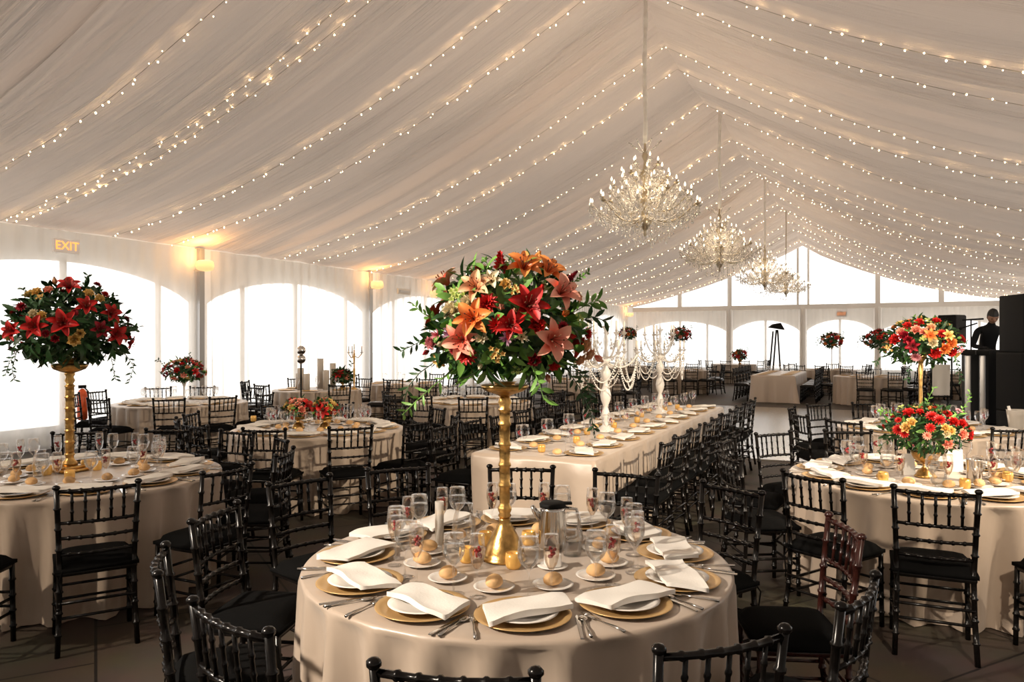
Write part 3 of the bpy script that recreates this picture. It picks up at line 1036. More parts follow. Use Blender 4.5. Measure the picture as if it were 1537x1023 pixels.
def rect_table(x0, x1, y0, y1, label, zt=0.755, seed=0):
    """rectangular table under a floor-length cloth"""
    rnd = random.Random(seed)
    b = MB()
    per = []
    rc_ = 0.03
    def edge(p, q, n):
        for i in range(n):
            t = i / n; per.append((p[0] + (q[0] - p[0]) * t, p[1] + (q[1] - p[1]) * t))
    n1, n2 = max(20, int((x1 - x0) * 40)), max(20, int((y1 - y0) * 30))
    edge((x0, y0), (x1, y0), n1); edge((x1, y0), (x1, y1), n2); edge((x1, y1), (x0, y1), n1); edge((x0, y1), (x0, y0), n2)
    cx, cy_ = (x0 + x1) / 2, (y0 + y1) / 2
    rings = [[(cx + (p[0] - cx) * s_, cy_ + (p[1] - cy_) * s_, zt) for p in per] for s_ in (0.02, 0.6, 0.985)]
    rings.append([(p[0], p[1], zt - 0.006) for p in per])
    nper = len(per)
    for t in (0.05, 0.2, 0.4, 0.6, 0.8, 1.0):
        row = []
        for k, p in enumerate(per):
            # outward normal
            nx = 1 if abs(p[0] - x1) < 1e-6 else (-1 if abs(p[0] - x0) < 1e-6 else 0)
            ny = 1 if abs(p[1] - y1) < 1e-6 else (-1 if abs(p[1] - y0) < 1e-6 else 0)
            corner = 1.0 + 1.1 * math.exp(-((min(abs(p[0] - x0), abs(p[0] - x1)) + min(abs(p[1] - y0), abs(p[1] - y1))) / 0.12) ** 2) * t
            s_ = p[0] * 1.0 + p[1] * 1.0
            f_ = 0.5 + 0.5 * math.sin(s_ * 11 + 1.5 * math.sin(s_ * 2.3 + seed)) + 0.3 * math.sin(s_ * 23 + seed)
            d = (0.008 + 0.050 * t ** 0.7 * f_) * corner
            row.append((p[0] + nx * d, p[1] + ny * d, max(0.005, (zt - 0.006) * (1 - t) + 0.005)))
        rings.append(row)
    b.rings(rings, True, False)
    o = b.obj('draped_table', M['cloth'])
    return tag(o, label, 'table')


ZT = 0.757
T1 = (0.02, 3.33); T2 = (-3.08, 5.42); T3 = (2.92, 5.32); T4 = (4.55, 8.3); T5 = (-2.11, 8.3); T6 = (-5.15, 11.8); T7 = (-0.6, 12.0)
round_table(*T1, 0.915, 1, 'round table in the middle front under floor length champagne satin cloth')
round_table(*T2, 0.94, 2, 'round satin draped table at the left carrying the tall gold flower stand')
round_table(*T3, 0.915, 3, 'round satin draped table at the right carrying the low gold flower urn')
round_table(*T4, 0.92, 4, 'round satin draped table behind the right one, under the tall slim gold stand')
round_table(*T5, 0.92, 5, 'round satin draped table left of the centre with two low red bouquets')
round_table(*T6, 0.98, 6, 'round satin draped table by the first left windows with one red bouquet')
round_table(*T7, 0.92, 7, 'round satin draped table behind the big centre bouquet, covered in glasses')
rect_table(-3.14, -2.03, 5.72, 11.27, 'long rectangular head table under champagne cloth with white candelabras', seed=2)
rect_table(-3.2, -2.05, 22.1, 25.8, 'far rectangular table under pale cloth at the end of the dance floor', seed=5)
T8 = (-3.85, 15.0); T9 = (-2.5, 17.2)
round_table(*T8, 0.85, 8, 'round table full of white candles before the second arched window')
round_table(*T9, 0.85, 9, 'small grey draped round table beside the candle table')
T10 = (5.6, 25.2); T11 = (9.7, 20.6); T12 = (10.6, 25.5); T13 = (9.2, 31.5); T14 = (13.2, 22.8); T15 = (1.8, 19.0)
T16 = (4.5, 29.5)
round_table(*T10, 0.9, 10, 'far round table under the tall red bouquet before the leftmost gable window')
round_table(*T11, 0.9, 11, 'far round table behind the dance floor, left of the big right bouquet')
round_table(*T12, 0.9, 12, 'far round table near the gable doorway with a slim tall bouquet')
round_table(*T13, 0.9, 13, 'farthest round table in front of the gable wall with a low bouquet')
round_table(*T14, 0.9, 14, 'far round table behind the big right bouquet near the stage')
round_table(*T15, 0.90, 15, 'round table behind the white candelabras, half hidden in chairs')
round_table(*T16, 0.9, 16, 'far round table in the left corner by the small arched window')

nthc = ['first', 'second', 'third', 'fourth', 'fifth', 'sixth', 'seventh', 'eighth', 'ninth', 'tenth']
# chairs
ring_chairs(*T1, [(-96, 1.50), (-67, 1.42), (-40, 1.42), (-2, 1.32, 3), (34, 1.38), (62, 1.40), (89, 1.46), (117, 1.62), (141, 1.60), (172, 1.40), (204, 1.37), (234, 1.38)], 2, 'centre table')
ring_chairs(*T2, [(-57, 1.46), (-28, 1.48), (2, 1.45), (32, 1.42), (62, 1.42), (90, 1.42), (120, 1.42), (-88, 1.5)], 2, 'left front table')
ring_chairs(*T3, [(-118, 1.42), (-143.5, 1.42), (-178, 1.40), (118, 1.34), (88, 1.38), (60, 1.4), (-84, 1.44), (147, 1.4)], 2, 'right front table')
ring_chairs(*T4, [(-178, 1.42), (-150, 1.44), (-122, 1.42), (-60, 1.40), (150, 1.42), (120, 1.42), (90, 1.42), (60, 1.42), (-90, 1.42)], 1, 'right rear table')
ring_chairs(*T5, [(-64, 1.40), (-95, 1.45), (-35, 1.45), (-4, 1.5), (-128, 1.42), (-155, 1.42), (30, 1.42), (60, 1.42), (95, 1.42), (125, 1.42), (178, 1.42)], 1, 'two bouquet table')
ring_chairs(*T6, [(-112, 1.38), (-72, 1.42), (-45, 1.48), (-15, 1.5), (170, 1.45), (195, 1.4), (60, 1.4), (100, 1.42), (128, 1.42)], 1, 'left window table')
ring_chairs(*T7, [(-60, 1.42), (-88, 1.42), (-120, 1.42), (-150, 1.42), (-30, 1.42), (0, 1.42), (178, 1.42), (60, 1.42), (120, 1.42), (90, 1.42)], 1, 'glass covered table')
for i in range(10):
    y = 5.98 + 0.53 * i
    put_chair(1, (-1.755 + random.uniform(-0.02, 0.02), y, 0), PI / 2 + random.uniform(-0.05, 0.05), '%s black chair from the near end on the dance floor side of the head table' % nthc[i], 'chairs along the right of the head table')
for i in range(9):
    y = 6.1 + 0.58 * i
    put_chair(1, (-3.44 + random.uniform(-0.02, 0.02), y, 0), -PI / 2 + random.uniform(-0.05, 0.05), '%s black chair from the near end on the window side of the head table' % nthc[i], 'chairs along the left of the head table')
K30 = lambda ks, r=1.35, o=1: [(90 - 30 * k + o, r) for k in ks]
far_sets = [(T8, 'candle table', K30((5, 7, 8, 9, 3, 11, 1), 1.3)), (T9, 'grey draped table', K30((6, 5, 4, 2, 1, 10), 1.3)),
            (T10, 'far left gable table', K30((6, 7, 5, 9, 3, 1, 11, 4))), (T11, 'table behind the dance floor', K30((6, 7, 5, 4, 3, 11, 1))),
            (T12, 'table near the doorway', K30((6, 7, 5, 9, 3, 1, 11, 8))), (T13, 'farthest gable table', K30((6, 7, 5, 9, 3, 8, 4))),
            (T14, 'table near the stage', K30((6, 7, 5, 9, 8, 11))), (T15, 'table behind the candelabras', K30((6, 7, 5, 8, 4, 9, 3, 1, 11, 12), 1.38)), (T16, 'far corner table', K30((6, 7, 5, 9, 3, 1, 11)))]
for T_, wname, sp in far_sets:
    ring_chairs(*T_, sp, 0, wname)
for i in range(6):
    put_chair(0, (-1.75, 22.5 + 0.58 * i, 0), PI / 2, '%s black chair from the dance floor, right of the far rectangular table' % nthc[i], 'chairs right of the far rectangular table')
for i in range(6):
    put_chair(0, (-3.5, 22.5 + 0.58 * i, 0), -PI / 2, '%s black chair from the dance floor, left of the far rectangular table' % nthc[i], 'chairs left of the far rectangular table')

# ---------------------------------------------------------------- tableware prototypes


def lm(name, prof, mat, seg=24):
    b = MB(); b.lathe(prof, seg); return b.mesh(name, mat)


CHARGER = lm('charger_plate', [(0.0, 0.002), (0.10, 0.002), (0.118, 0.004), (0.150, 0.012), (0.168, 0.016), (0.170, 0.014), (0.150, 0.006), (0.10, 0.0), (0.0, 0.0)][::-1], M['charger'], 40)
PLATE = lm('dinner_plate', [(0.0, 0.0), (0.07, 0.0), (0.105, 0.012), (0.124, 0.017), (0.125, 0.019), (0.104, 0.016), (0.07, 0.004), (0.0, 0.004)], M['china'], 32)
SIDE = lm('bread_plate', [(0.0, 0.0), (0.045, 0.0), (0.068, 0.007), (0.080, 0.012), (0.080, 0.014), (0.066, 0.010), (0.044, 0.004), (0.0, 0.004)], M['china'], 28)
b = MB()
b.lathe([(0.0, 0.0), (0.036, 0.0), (0.037, 0.002), (0.010, 0.006), (0.0045, 0.014), (0.0038, 0.06), (0.0045, 0.100), (0.012, 0.112), (0.030, 0.130), (0.0415, 0.152), (0.0435, 0.170), (0.041, 0.195), (0.036, 0.228)], 20)
GOB = b.mesh('water_goblet', M['glass'])
b = MB(); b.lathe([(0.0, 0.112), (0.010, 0.113), (0.029, 0.132), (0.040, 0.153), (0.0418, 0.170), (0.0405, 0.186), (0.0, 0.186)], 20); GOBW = b.mesh('water', M['water'])
b = MB()
b.lathe([(0.0, 0.0), (0.030, 0.0), (0.031, 0.002), (0.008, 0.006), (0.004, 0.014), (0.0036, 0.095), (0.010, 0.105), (0.023, 0.128), (0.0295, 0.160), (0.0295, 0.190), (0.0265, 0.235)], 18)
FLU = b.mesh('champagne_flute', M['glass'])
b = MB(); b.lathe([(0.0, 0.104), (0.009, 0.106), (0.022, 0.129), (0.0283, 0.160), (0.0284, 0.186), (0.0, 0.186)], 18); FLUW = b.mesh('drink', simple('sparkling_wine', (0.8, 0.62, 0.42), 0.1) if False else thin_glass('sparkling_wine', tint=(0.97, 0.88, 0.78), refl=0.5, base=0.05))
b = MB(); rb = random.Random(2)
for k in range(9):
    a = rb.uniform(0, 6.28); q = rb.uniform(0, 0.015)
    b.ball((q * math.cos(a), q * math.sin(a), 0.150 + 0.004 * k), 0.0075, 7, 5)
FLUB = b.mesh('berries', M['berry'])
b = MB(); b.add(GOB.vertices and [tuple(v.co) for v in GOB.vertices], [tuple(p.vertices) for p in GOB.polygons]); 
b = MB(); b.lathe([(0.0, 0.0), (0.036, 0.0), (0.008, 0.007), (0.004, 0.02), (0.004, 0.105), (0.030, 0.130), (0.0435, 0.168), (0.036, 0.228)], 10); GOBF = b.mesh('water_goblet', M['glass'])
b = MB(); b.lathe([(0.0, 0.0), (0.030, 0.0), (0.007, 0.007), (0.004, 0.02), (0.004, 0.098), (0.023, 0.128), (0.0295, 0.175), (0.026, 0.235)], 9); FLUF = b.mesh('champagne_flute', M['glass'])


def napkin_mesh(seed, w=0.31, d=0.155):
    rnd = random.Random(seed); b = MB()
    nu, nv = 18, 8
    sk = rnd.uniform(-0.035, 0.035); ph = rnd.uniform(0, 6)
    def top(u, v, off=0.0):
        x = (u - 0.5) * w; y = (v - 0.5) * d + sk * math.sin((u - 0.5) * 2.2) * 2 + 0.006 * math.sin(9 * u + ph)
        rr = math.hypot(x, y)
        z = 0.0275 if rr < 0.155 else (0.0275 - 0.007 * (rr - 0.155) / 0.035 if rr < 0.19 else 0.0205 - 0.010 * min(1, (rr - 0.19) / 0.05))
        if off == 0: z += 0.010 + 0.004 * (1 + math.sin(7 * u + ph) * math.sin(5 * v + 1)) + 0.006 * math.exp(-((v - 0.0) / 0.12) ** 2)
        return (x, y, z)
    b.grid(lambda u, v: top(u, v), nu, nv)
    b.grid(lambda u, v: top(u, 1 - v, -0.011), nu, nv)
    n = nv + 1
    rim = [(i, 0) for i in range(nu + 1)] + [(nu, j) for j in range(1, nv + 1)] + [(i, nv) for i in range(nu - 1, -1, -1)] + [(0, j) for j in range(nv - 1, 0, -1)]
    A = [top(i / nu, j / nv) for i, j in rim]; B = [top(i / nu, j / nv, -0.011) for i, j in rim]
    b.rings([A, B])
    return b.mesh('folded_napkin', M['napkin'])


NAPS = [napkin_mesh(k) for k in range(5)]


def bread_mesh(seed):
    rnd = random.Random(seed); b = MB()
    rs = []
    for i in range(9):
        a = PI * i / 8
        row = []
        for k in range(14):
            t = 2 * PI * k / 14
            r = 0.036 * math.sin(a) * (1 + 0.06 * math.sin(2 * t + seed)) + 1e-4
            row.append((r * math.cos(t) * 1.12, r * math.sin(t), 0.022 - 0.026 * math.cos(a) * (1.15 if a > PI / 2 else 0.8)))
        rs.append(row)
    b.rings(rs, True, True)
    return b.mesh('bread_roll', M['bread'])


BREADS = [bread_mesh(k) for k in range(3)]
b = MB()
b.box((0, -0.045, 0.003), (0.013, 0.10, 0.005), bev=0.002)
b.add([(-0.006, 0.005, 0.005), (0.008, 0.005, 0.005), (0.010, 0.09, 0.004), (0.002, 0.118, 0.003), (-0.005, 0.10, 0.004), (-0.006, 0.005, 0.003), (0.008, 0.005, 0.003), (0.010, 0.09, 0.002), (0.002, 0.118, 0.001), (-0.005, 0.10, 0.002)],
      [(0, 1, 2, 3, 4), (9, 8, 7, 6, 5), (0, 5, 6, 1), (1, 6, 7, 2), (2, 7, 8, 3), (3, 8, 9, 4), (4, 9, 5, 0)])
KNIFE = b.mesh('table_knife', M['steel'], smooth=False)
b = MB()
b.tube([(0, -0.095, 0.003), (0, -0.05, 0.005), (0, 0.0, 0.004), (0, 0.045, 0.006)], [0.006, 0.005, 0.0028, 0.0035], 6)
b.box((0, 0.058, 0.006), (0.022, 0.03, 0.003), bev=0.0012)
for k in range(4): b.tube([(-0.009 + 0.006 * k, 0.07, 0.006), (-0.009 + 0.006 * k, 0.092, 0.010), (-0.008 + 0.0055 * k, 0.112, 0.008)], [0.0018, 0.0016, 0.0008], 5)
FORK = b.mesh('dinner_fork', M['steel'])
b = MB()
b.tube([(0, -0.09, 0.003), (0, -0.04, 0.005), (0, 0.0, 0.004), (0, 0.045, 0.007)], [0.006, 0.005, 0.0028, 0.0035], 6)
b.ball((0, 0.068, 0.006), 0.02, 10, 6, sc=(0.85, 1.35, 0.25))
SPOON = b.mesh('soup_spoon', M['steel'])


def local(c0, a, r, tx):
    rx, ry = math.cos(a), math.sin(a)
    fx, fy = -rx, -ry
    return Vector((c0.x + rx * r + fy * tx, c0.y + ry * r - fx * tx, 0))


def item(name, me, p, z, rz, label, cat, group, kids=()):
    o = link(name, me, loc=(p.x, p.y, z), rz=rz)
    tag(o, label, cat, group)
    for n, m in kids: link(n, m, o)
    return o


def setting(c0, a, ck, where, lvl, seed, rch=0.71, cut=True, rg=0.525, rb_=0.40):
    """one place setting; lvl 2 near, 1 middle, 0 far"""
    rnd = random.Random(seed)
    rz = a + PI / 2
    w = '%s o\'clock place of the %s' % (ck, where)
    p = local(c0, a, rch, rnd.uniform(-0.01, 0.01))
    item('charger_plate', CHARGER, p, ZT, rz, 'gold charger at the ' + w, 'charger plate', 'gold chargers on the ' + where)
    item('dinner_plate', PLATE, p, ZT + 0.006, rz, 'white plate under the napkin at the ' + w, 'plate', 'dinner plates on the ' + where) if lvl >= 1 else None
    np_ = local(c0, a, rch - 0.008 + rnd.uniform(-0.012, 0.012), rnd.uniform(-0.02, 0.02))
    item('folded_napkin', NAPS[seed % 5], np_, ZT, rz + rnd.uniform(-0.35, 0.35), 'folded white napkin at the ' + w, 'napkin', 'folded napkins on the ' + where)
    bp = local(c0, a, rb_ + rnd.uniform(-0.02, 0.02), -0.10 + rnd.uniform(-0.02, 0.02))
    if lvl >= 1:
        item('bread_plate', SIDE, bp, ZT, rz, 'small bread plate at the ' + w, 'side plate', 'bread plates on the ' + where)
        item('bread_roll', BREADS[seed % 3], bp, ZT + 0.0055, rnd.uniform(0, 6), 'round bread roll at the ' + w, 'bread roll', 'bread rolls on the ' + where)
    g = local(c0, a, rg, 0.025 + rnd.uniform(-0.012, 0.008)); h = local(c0, a, rg - 0.01, 0.112 + rnd.uniform(-0.005, 0.012))
    if lvl == 2:
        item('water_goblet', GOB, g, ZT, 0, 'glass of water at the ' + w, 'glass', 'water goblets on the ' + where, [('water', GOBW)])
        item('champagne_flute', FLU, h, ZT, rnd.uniform(0, 6), 'slim berry flute at the ' + w, 'glass', 'berry flutes on the ' + where, [('drink', FLUW), ('berries', FLUB)])
    else:
        item('water_goblet', GOBF, g, ZT, 0, 'stemmed water glass at the ' + w, 'glass', 'water goblets on the ' + where)
        item('champagne_flute', FLUF, h, ZT, 0, 'slim flute at the ' + w, 'glass', 'flutes on the ' + where, [('berries', FLUB)] if lvl else [])
    if cut:
        for k, (nm, me, tx, lb) in enumerate([('dinner_fork', FORK, -0.195, 'inner fork at the '), ('dinner_fork', FORK, -0.222, 'outer fork at the '), ('table_knife', KNIFE, 0.195, 'steel knife at the '), ('soup_spoon', SPOON, 0.222, 'steel spoon at the ')]):
            if k == 1 or (lvl < 2 and k == 3): continue
            q = local(c0, a, rch + 0.10 + rnd.uniform(-0.01, 0.01), tx * 0.90)
            item(nm, me, q, ZT, rz + rnd.uniform(-0.08, 0.08), (lb if lvl == 2 else lb.replace('inner ', '')) + w, nm.split('_')[-1], 'cutlery on the ' + where)


c1 = W(*T1)
for i, ang in enumerate([272, 303, 334, 4, 33, 62, 91, 120, 149, 178, 209, 241]):
    setting(c1, math.radians(ang) + YAW, CLOCK[(6 - i) % 12], 'centre table', 2, 100 + i)
for i in range(12):
    ang = -87 + 30 * i
    setting(W(*T2), math.radians(ang) + YAW, CLOCK[(6 - i) % 12], 'left front table', 2 if i in (0, 1, 2, 3, 11, 4) else 1, 200 + i, rch=0.73)
for i in range(12):
    ang = -89 + 30 * i
    setting(W(*T3), math.radians(ang) + YAW, CLOCK[(6 - i) % 12], 'right front table', 2 if i in (0, 1, 2, 10, 11, 9) else 1, 300 + i)
for T_, wname, sd in ((T4, 'right rear table', 400), (T5, 'two bouquet table', 500), (T6, 'left window table', 600), (T7, 'glass covered table', 700)):
    for i in range(12):
        ang = -89 + 30 * i
        if T_ is T4 and i == 3: continue
        setting(W(*T_), math.radians(ang) + YAW, CLOCK[(6 - i) % 12], wname, 1 if T_ in (T4, T5) else 0, sd + i, cut=False)
for T_, wname, sd in ((T8, 'candle table', 800), (T9, 'grey draped table', 820), (T11, 'table behind the dance floor', 840), (T14, 'table near the stage', 860), (T10, 'far left gable table', 900), (T12, 'table near the doorway', 920), (T15, 'table behind the candelabras', 880)):
    for i in range(0, 12, 2):
        ang = -89 + 30 * i
        c0 = W(*T_); a = math.radians(ang) + YAW
        p = local(c0, a, 0.6, 0)
        w = '%s o\'clock place of the %s' % (CLOCK[(6 - i) % 12], wname)
        item('charger_plate', CHARGER, p, ZT, 0, 'gold charger at the ' + w, 'charger plate', 'chargers on the ' + wname)
        item('water_goblet', GOBF, local(c0, a, 0.42, 0.1), ZT, 0, 'stemmed glass at the ' + w, 'glass', 'glasses on the ' + wname)
# head table settings on both long sides
nth = ['first', 'second', 'third', 'fourth', 'fifth', 'sixth', 'seventh', 'eighth', 'ninth', 'tenth']
for side in (1, -1):
    sn = 'dance floor side' if side > 0 else 'window side'
    for i in range(10):
        y = 6.02 + 0.545 * i
        ex = -2.03 if side > 0 else -3.14
        rnd = random.Random(900 + i + 20 * side)
        rz = PI / 2 if side > 0 else -PI / 2
        w = '%s place, %s of the head table' % (nth[i], sn)
        V = lambda dx, dy: Vector((ex - side * dx, y + side * dy, 0))
        item('charger_plate', CHARGER, V(0.20, 0), ZT, rz, 'gold charger plate at the ' + w, 'charger plate', 'chargers on the head table')
        item('dinner_plate', PLATE, V(0.20, 0), ZT + 0.006, rz, 'white plate at the ' + w, 'plate', 'plates on the head table')
        item('folded_napkin', NAPS[i % 5], V(0.20, 0), ZT, rz + rnd.uniform(-0.4, 0.4), 'folded white napkin at the ' + w, 'napkin', 'napkins on the head table')
        bpos = V(0.38, -0.15)
        item('bread_plate', SIDE, bpos, ZT, 0, 'small bread plate at the ' + w, 'side plate', 'bread plates on the head table')
        item('bread_roll', BREADS[i % 3], bpos, ZT + 0.0055, 0, 'bread roll at the ' + w, 'bread roll', 'rolls on the head table')
        item('water_goblet', GOB, V(0.38, 0.04), ZT, 0, 'water glass at the ' + w, 'glass', 'goblets on the head table')
        item('champagne_flute', FLU, V(0.37, 0.13), ZT, 0, 'berry flute at the ' + w, 'glass', 'flutes on the head table', [('berries', FLUB)])


# ---------------------------------------------------------------- votives, candles, pitchers
VOT = lm('gold_votive', [(0.0, 0.0), (0.026, 0.0), (0.033, 0.012), (0.034, 0.045), (0.031, 0.065), (0.028, 0.065), (0.029, 0.045), (0.026, 0.012), (0.0, 0.01)], M['amberglass'], 16)
b = MB(); b.lathe([(0.0, 0.012), (0.02, 0.012), (0.02, 0.03), (0.0, 0.03)], 10); VOTW = b.mesh('wax', M['wax'])
b = MB(); b.lathe([(0.0, 0.03), (0.004, 0.036), (0.0, 0.052)], 6); VOTF = b.mesh('flame', M['flame'])
nv = 0


def votive(p, label, group='gold votive candles'):
    item('votive_candle', VOT, p, ZT, 0, label, 'candle', group, [('wax', VOTW), ('flame', VOTF)])


def PX(px, py, z=ZT):
    """table-top point seen at a measured spot of the photograph"""
    D = (EYE - z) * FPX / (py - 511.5); return W((px - 768) * D / FPX, D)


for px, py, lb in [(770, 852, 'gold glass votive candle in front of the tall gold stand base'), (728, 818, 'gold glass votive behind the left of the gold stand base'), (793, 817, 'gold glass votive candle right of the gold stand, near the steel coffee pot'), (700, 843, 'gold glass votive candle left of the bell shaped gold base')]:
    votive(PX(px, py), lb)
for px, py, lb in [(104, 719, 'small gold cup candle in front of the left gold stand'), (128, 703, 'small gold candle cup right of the left gold stand'), (70, 712, 'small gold candle cup left of the left gold stand'), (145, 705, 'second gold candle cup right of the left gold stand'),
                   (1325, 722, 'gold candle cup left of the low flower urn'), (1448, 733, 'gold candle cup right of the low flower urn'), (1512, 722, 'gold candle cup near the right picture edge on the right front table'),
                   (447, 630, 'small gold cup candle under the left red bouquet'), (492, 634, 'small gold cup candle under the right red bouquet'), (380, 632, 'small gold cup candle at the left of the two bouquet table')]:
    votive(PX(px, py), lb)
for i in range(8):
    votive(Vector((-2.60 + 0.08 * math.sin(i * 2.1), 5.98 + 0.66 * i + (0.22 if i == 6 else 0), 0)), 'glowing gold votive on the head table, %s from its near end' % nth[i], 'votives on the head table')
# tall frosted cylinder candle
def cylinder_candle(p, h, r, label, group=None, z=ZT):
    o = empty('cylinder_candle', (p.x, p.y, z), 0, label, 'candle', group)
    b = MB(); b.lathe([(0, 0), (r, 0), (r, h), (r * 0.9, h), (r * 0.9, 0.01), (0, 0.01)], 16); b.obj('glass_cylinder', M['frost'], o)
    b = MB(); b.lathe([(0, 0.01), (r * 0.75, 0.01), (r * 0.75, h * 0.7), (0, h * 0.7)], 12); b.obj('wax', M['wax'], o)
    b = MB(); b.lathe([(0.0, h * 0.7), (0.004, h * 0.7 + 0.008), (0.0, h * 0.7 + 0.026)], 6); b.obj('flame', M['flame'], o)
    return o
cylinder_candle(PX(659, 816), 0.20, 0.021, 'tall frosted glass cylinder candle left of the gold stand')
p = PX(512, 566 + 15)
for i, (X, D, h) in enumerate([(-3.95, 14.6, 0.32), (-4.15, 14.9, 0.42), (-3.65, 14.9, 0.38), (-3.66, 15.5, 0.50), (-4.3, 15.3, 0.30), (-3.85, 15.25, 0.60)]):
    cylinder_candle(W(X, D), h, 0.06, 'white pillar candle in frosted glass, %s from the left on the candle table' % nth[i], 'pillar candles on the candle table')
# steel coffee pitcher
pp = PX(829, 820)
o = empty('coffee_pot', (pp.x, pp.y, ZT), YAW, 'polished steel coffee pot with black lid behind the centre table glasses', 'coffee pot')
b = MB(); b.lathe([(0, 0), (0.062, 0), (0.066, 0.01), (0.064, 0.10), (0.058, 0.17), (0.060, 0.185), (0.0, 0.186)], 28); b.obj('pot_body', M['steel'], o)
b = MB(); b.lathe([(0.060, 0.184), (0.062, 0.2), (0.050, 0.208), (0.0, 0.208)], 20); b.box((0.06, 0, 0.202), (0.06, 0.03, 0.012), bev=0.004); b.obj('pot_lid', M['matblack'], o)
b = MB(); b.tube([(0.058, 0, 0.18), (0.11, 0, 0.175), (0.125, 0, 0.12), (0.11, 0, 0.05), (0.064, 0, 0.035)], 0.008, 8); b.obj('pot_handle', M['steel'], o)
b = MB(); b.tube([(-0.055, 0, 0.13), (-0.085, 0, 0.17), (-0.095, 0, 0.19)], [0.02, 0.013, 0.009], 8); b.obj('pot_spout', M['steel'], o)
pp = PX(1462, 723)
o = empty('steel_tumbler', (pp.x, pp.y, ZT), 0, 'ribbed steel cup on the right front table right of the flower urn', 'cup')
b = MB(); b.lathe([(0, 0), (0.045, 0), (0.047, 0.01), (0.050, 0.15), (0.052, 0.155), (0.048, 0.15), (0.044, 0.012), (0, 0.012)], 24); b.obj('cup_body', M['steel'], o)
b = MB(); b.tube([(0.05, 0, 0.13), (0.085, 0, 0.12), (0.085, 0, 0.05), (0.05, 0, 0.04)], 0.005, 6); b.obj('cup_handle', M['steel'], o)
for px, py, lb, s_ in [(696, 822, 'clear glass water jug behind the left glasses of the centre table', 1.0), (858, 832, 'clear glass jug with handle right of the steel coffee pot', 0.9), (60, 714, 'wide clear glass jug on the left front table', 0.9), (1408, 726, 'large clear glass jug in front of the low flower urn', 0.95)]:
    pp = PX(px, py)
    o = empty('glass_jug', (pp.x, pp.y, ZT), YAW, lb, 'jug'); o.scale = (s_, s_, s_)
    b = MB(); b.lathe([(0, 0), (0.045, 0), (0.050, 0.01), (0.058, 0.08), (0.050, 0.14), (0.036, 0.18), (0.042, 0.205)], 20); b.obj('jug_body', M['glass'], o)
    b = MB(); b.lathe([(0, 0.004), (0.044, 0.004), (0.055, 0.08), (0.050, 0.12), (0, 0.12)], 18); b.obj('water', M['water'], o)
    b = MB(); b.tube([(0.04, 0, 0.18), (0.09, 0, 0.17), (0.10, 0, 0.11), (0.057, 0, 0.07)], 0.006, 6); b.obj('jug_handle', M['glass'], o)
pp = PX(829, 851)
o = empty('butter_dish', (pp.x, pp.y, ZT), YAW + 0.3, 'white porcelain cube holder on a saucer in the middle of the centre table', 'dish')
b = MB(); b.box((0, 0, 0.034), (0.06, 0.06, 0.056), bev=0.006); b.obj('dish_box', M['butter'], o, smooth=False)
b = MB(); b.lathe([(0, 0), (0.04, 0), (0.065, 0.008), (0.065, 0.01), (0.04, 0.005), (0, 0.005)], 24); b.obj('saucer', M['china'], o)
for px, py, rz, h, w, lb in [(1362, 712, 0.2, 0.15, 0.10, 'white table card standing left of the low flower urn'), (1432, 707, -0.2, 0.16, 0.11, 'white table card standing right of the low flower urn'), (82, 705, 0.3, 0.05, 0.06, 'tiny white place card beside the left gold stand')]:
    pp = PX(px, py)
    b = MB()
    b.add([(-w / 2, -0.02, 0), (w / 2, -0.02, 0), (w / 2, 0, h), (-w / 2, 0, h), (-w / 2, 0.02, 0), (w / 2, 0.02, 0), (w / 2, 0.002, h), (-w / 2, 0.002, h)], [(0, 1, 2, 3), (5, 4, 7, 6), (3, 2, 6, 7)])
    o = link('table_card', b.mesh('table_card', M['napkin'], False), loc=(pp.x, pp.y, ZT), rz=YAW + rz); tag(o, lb, 'card')

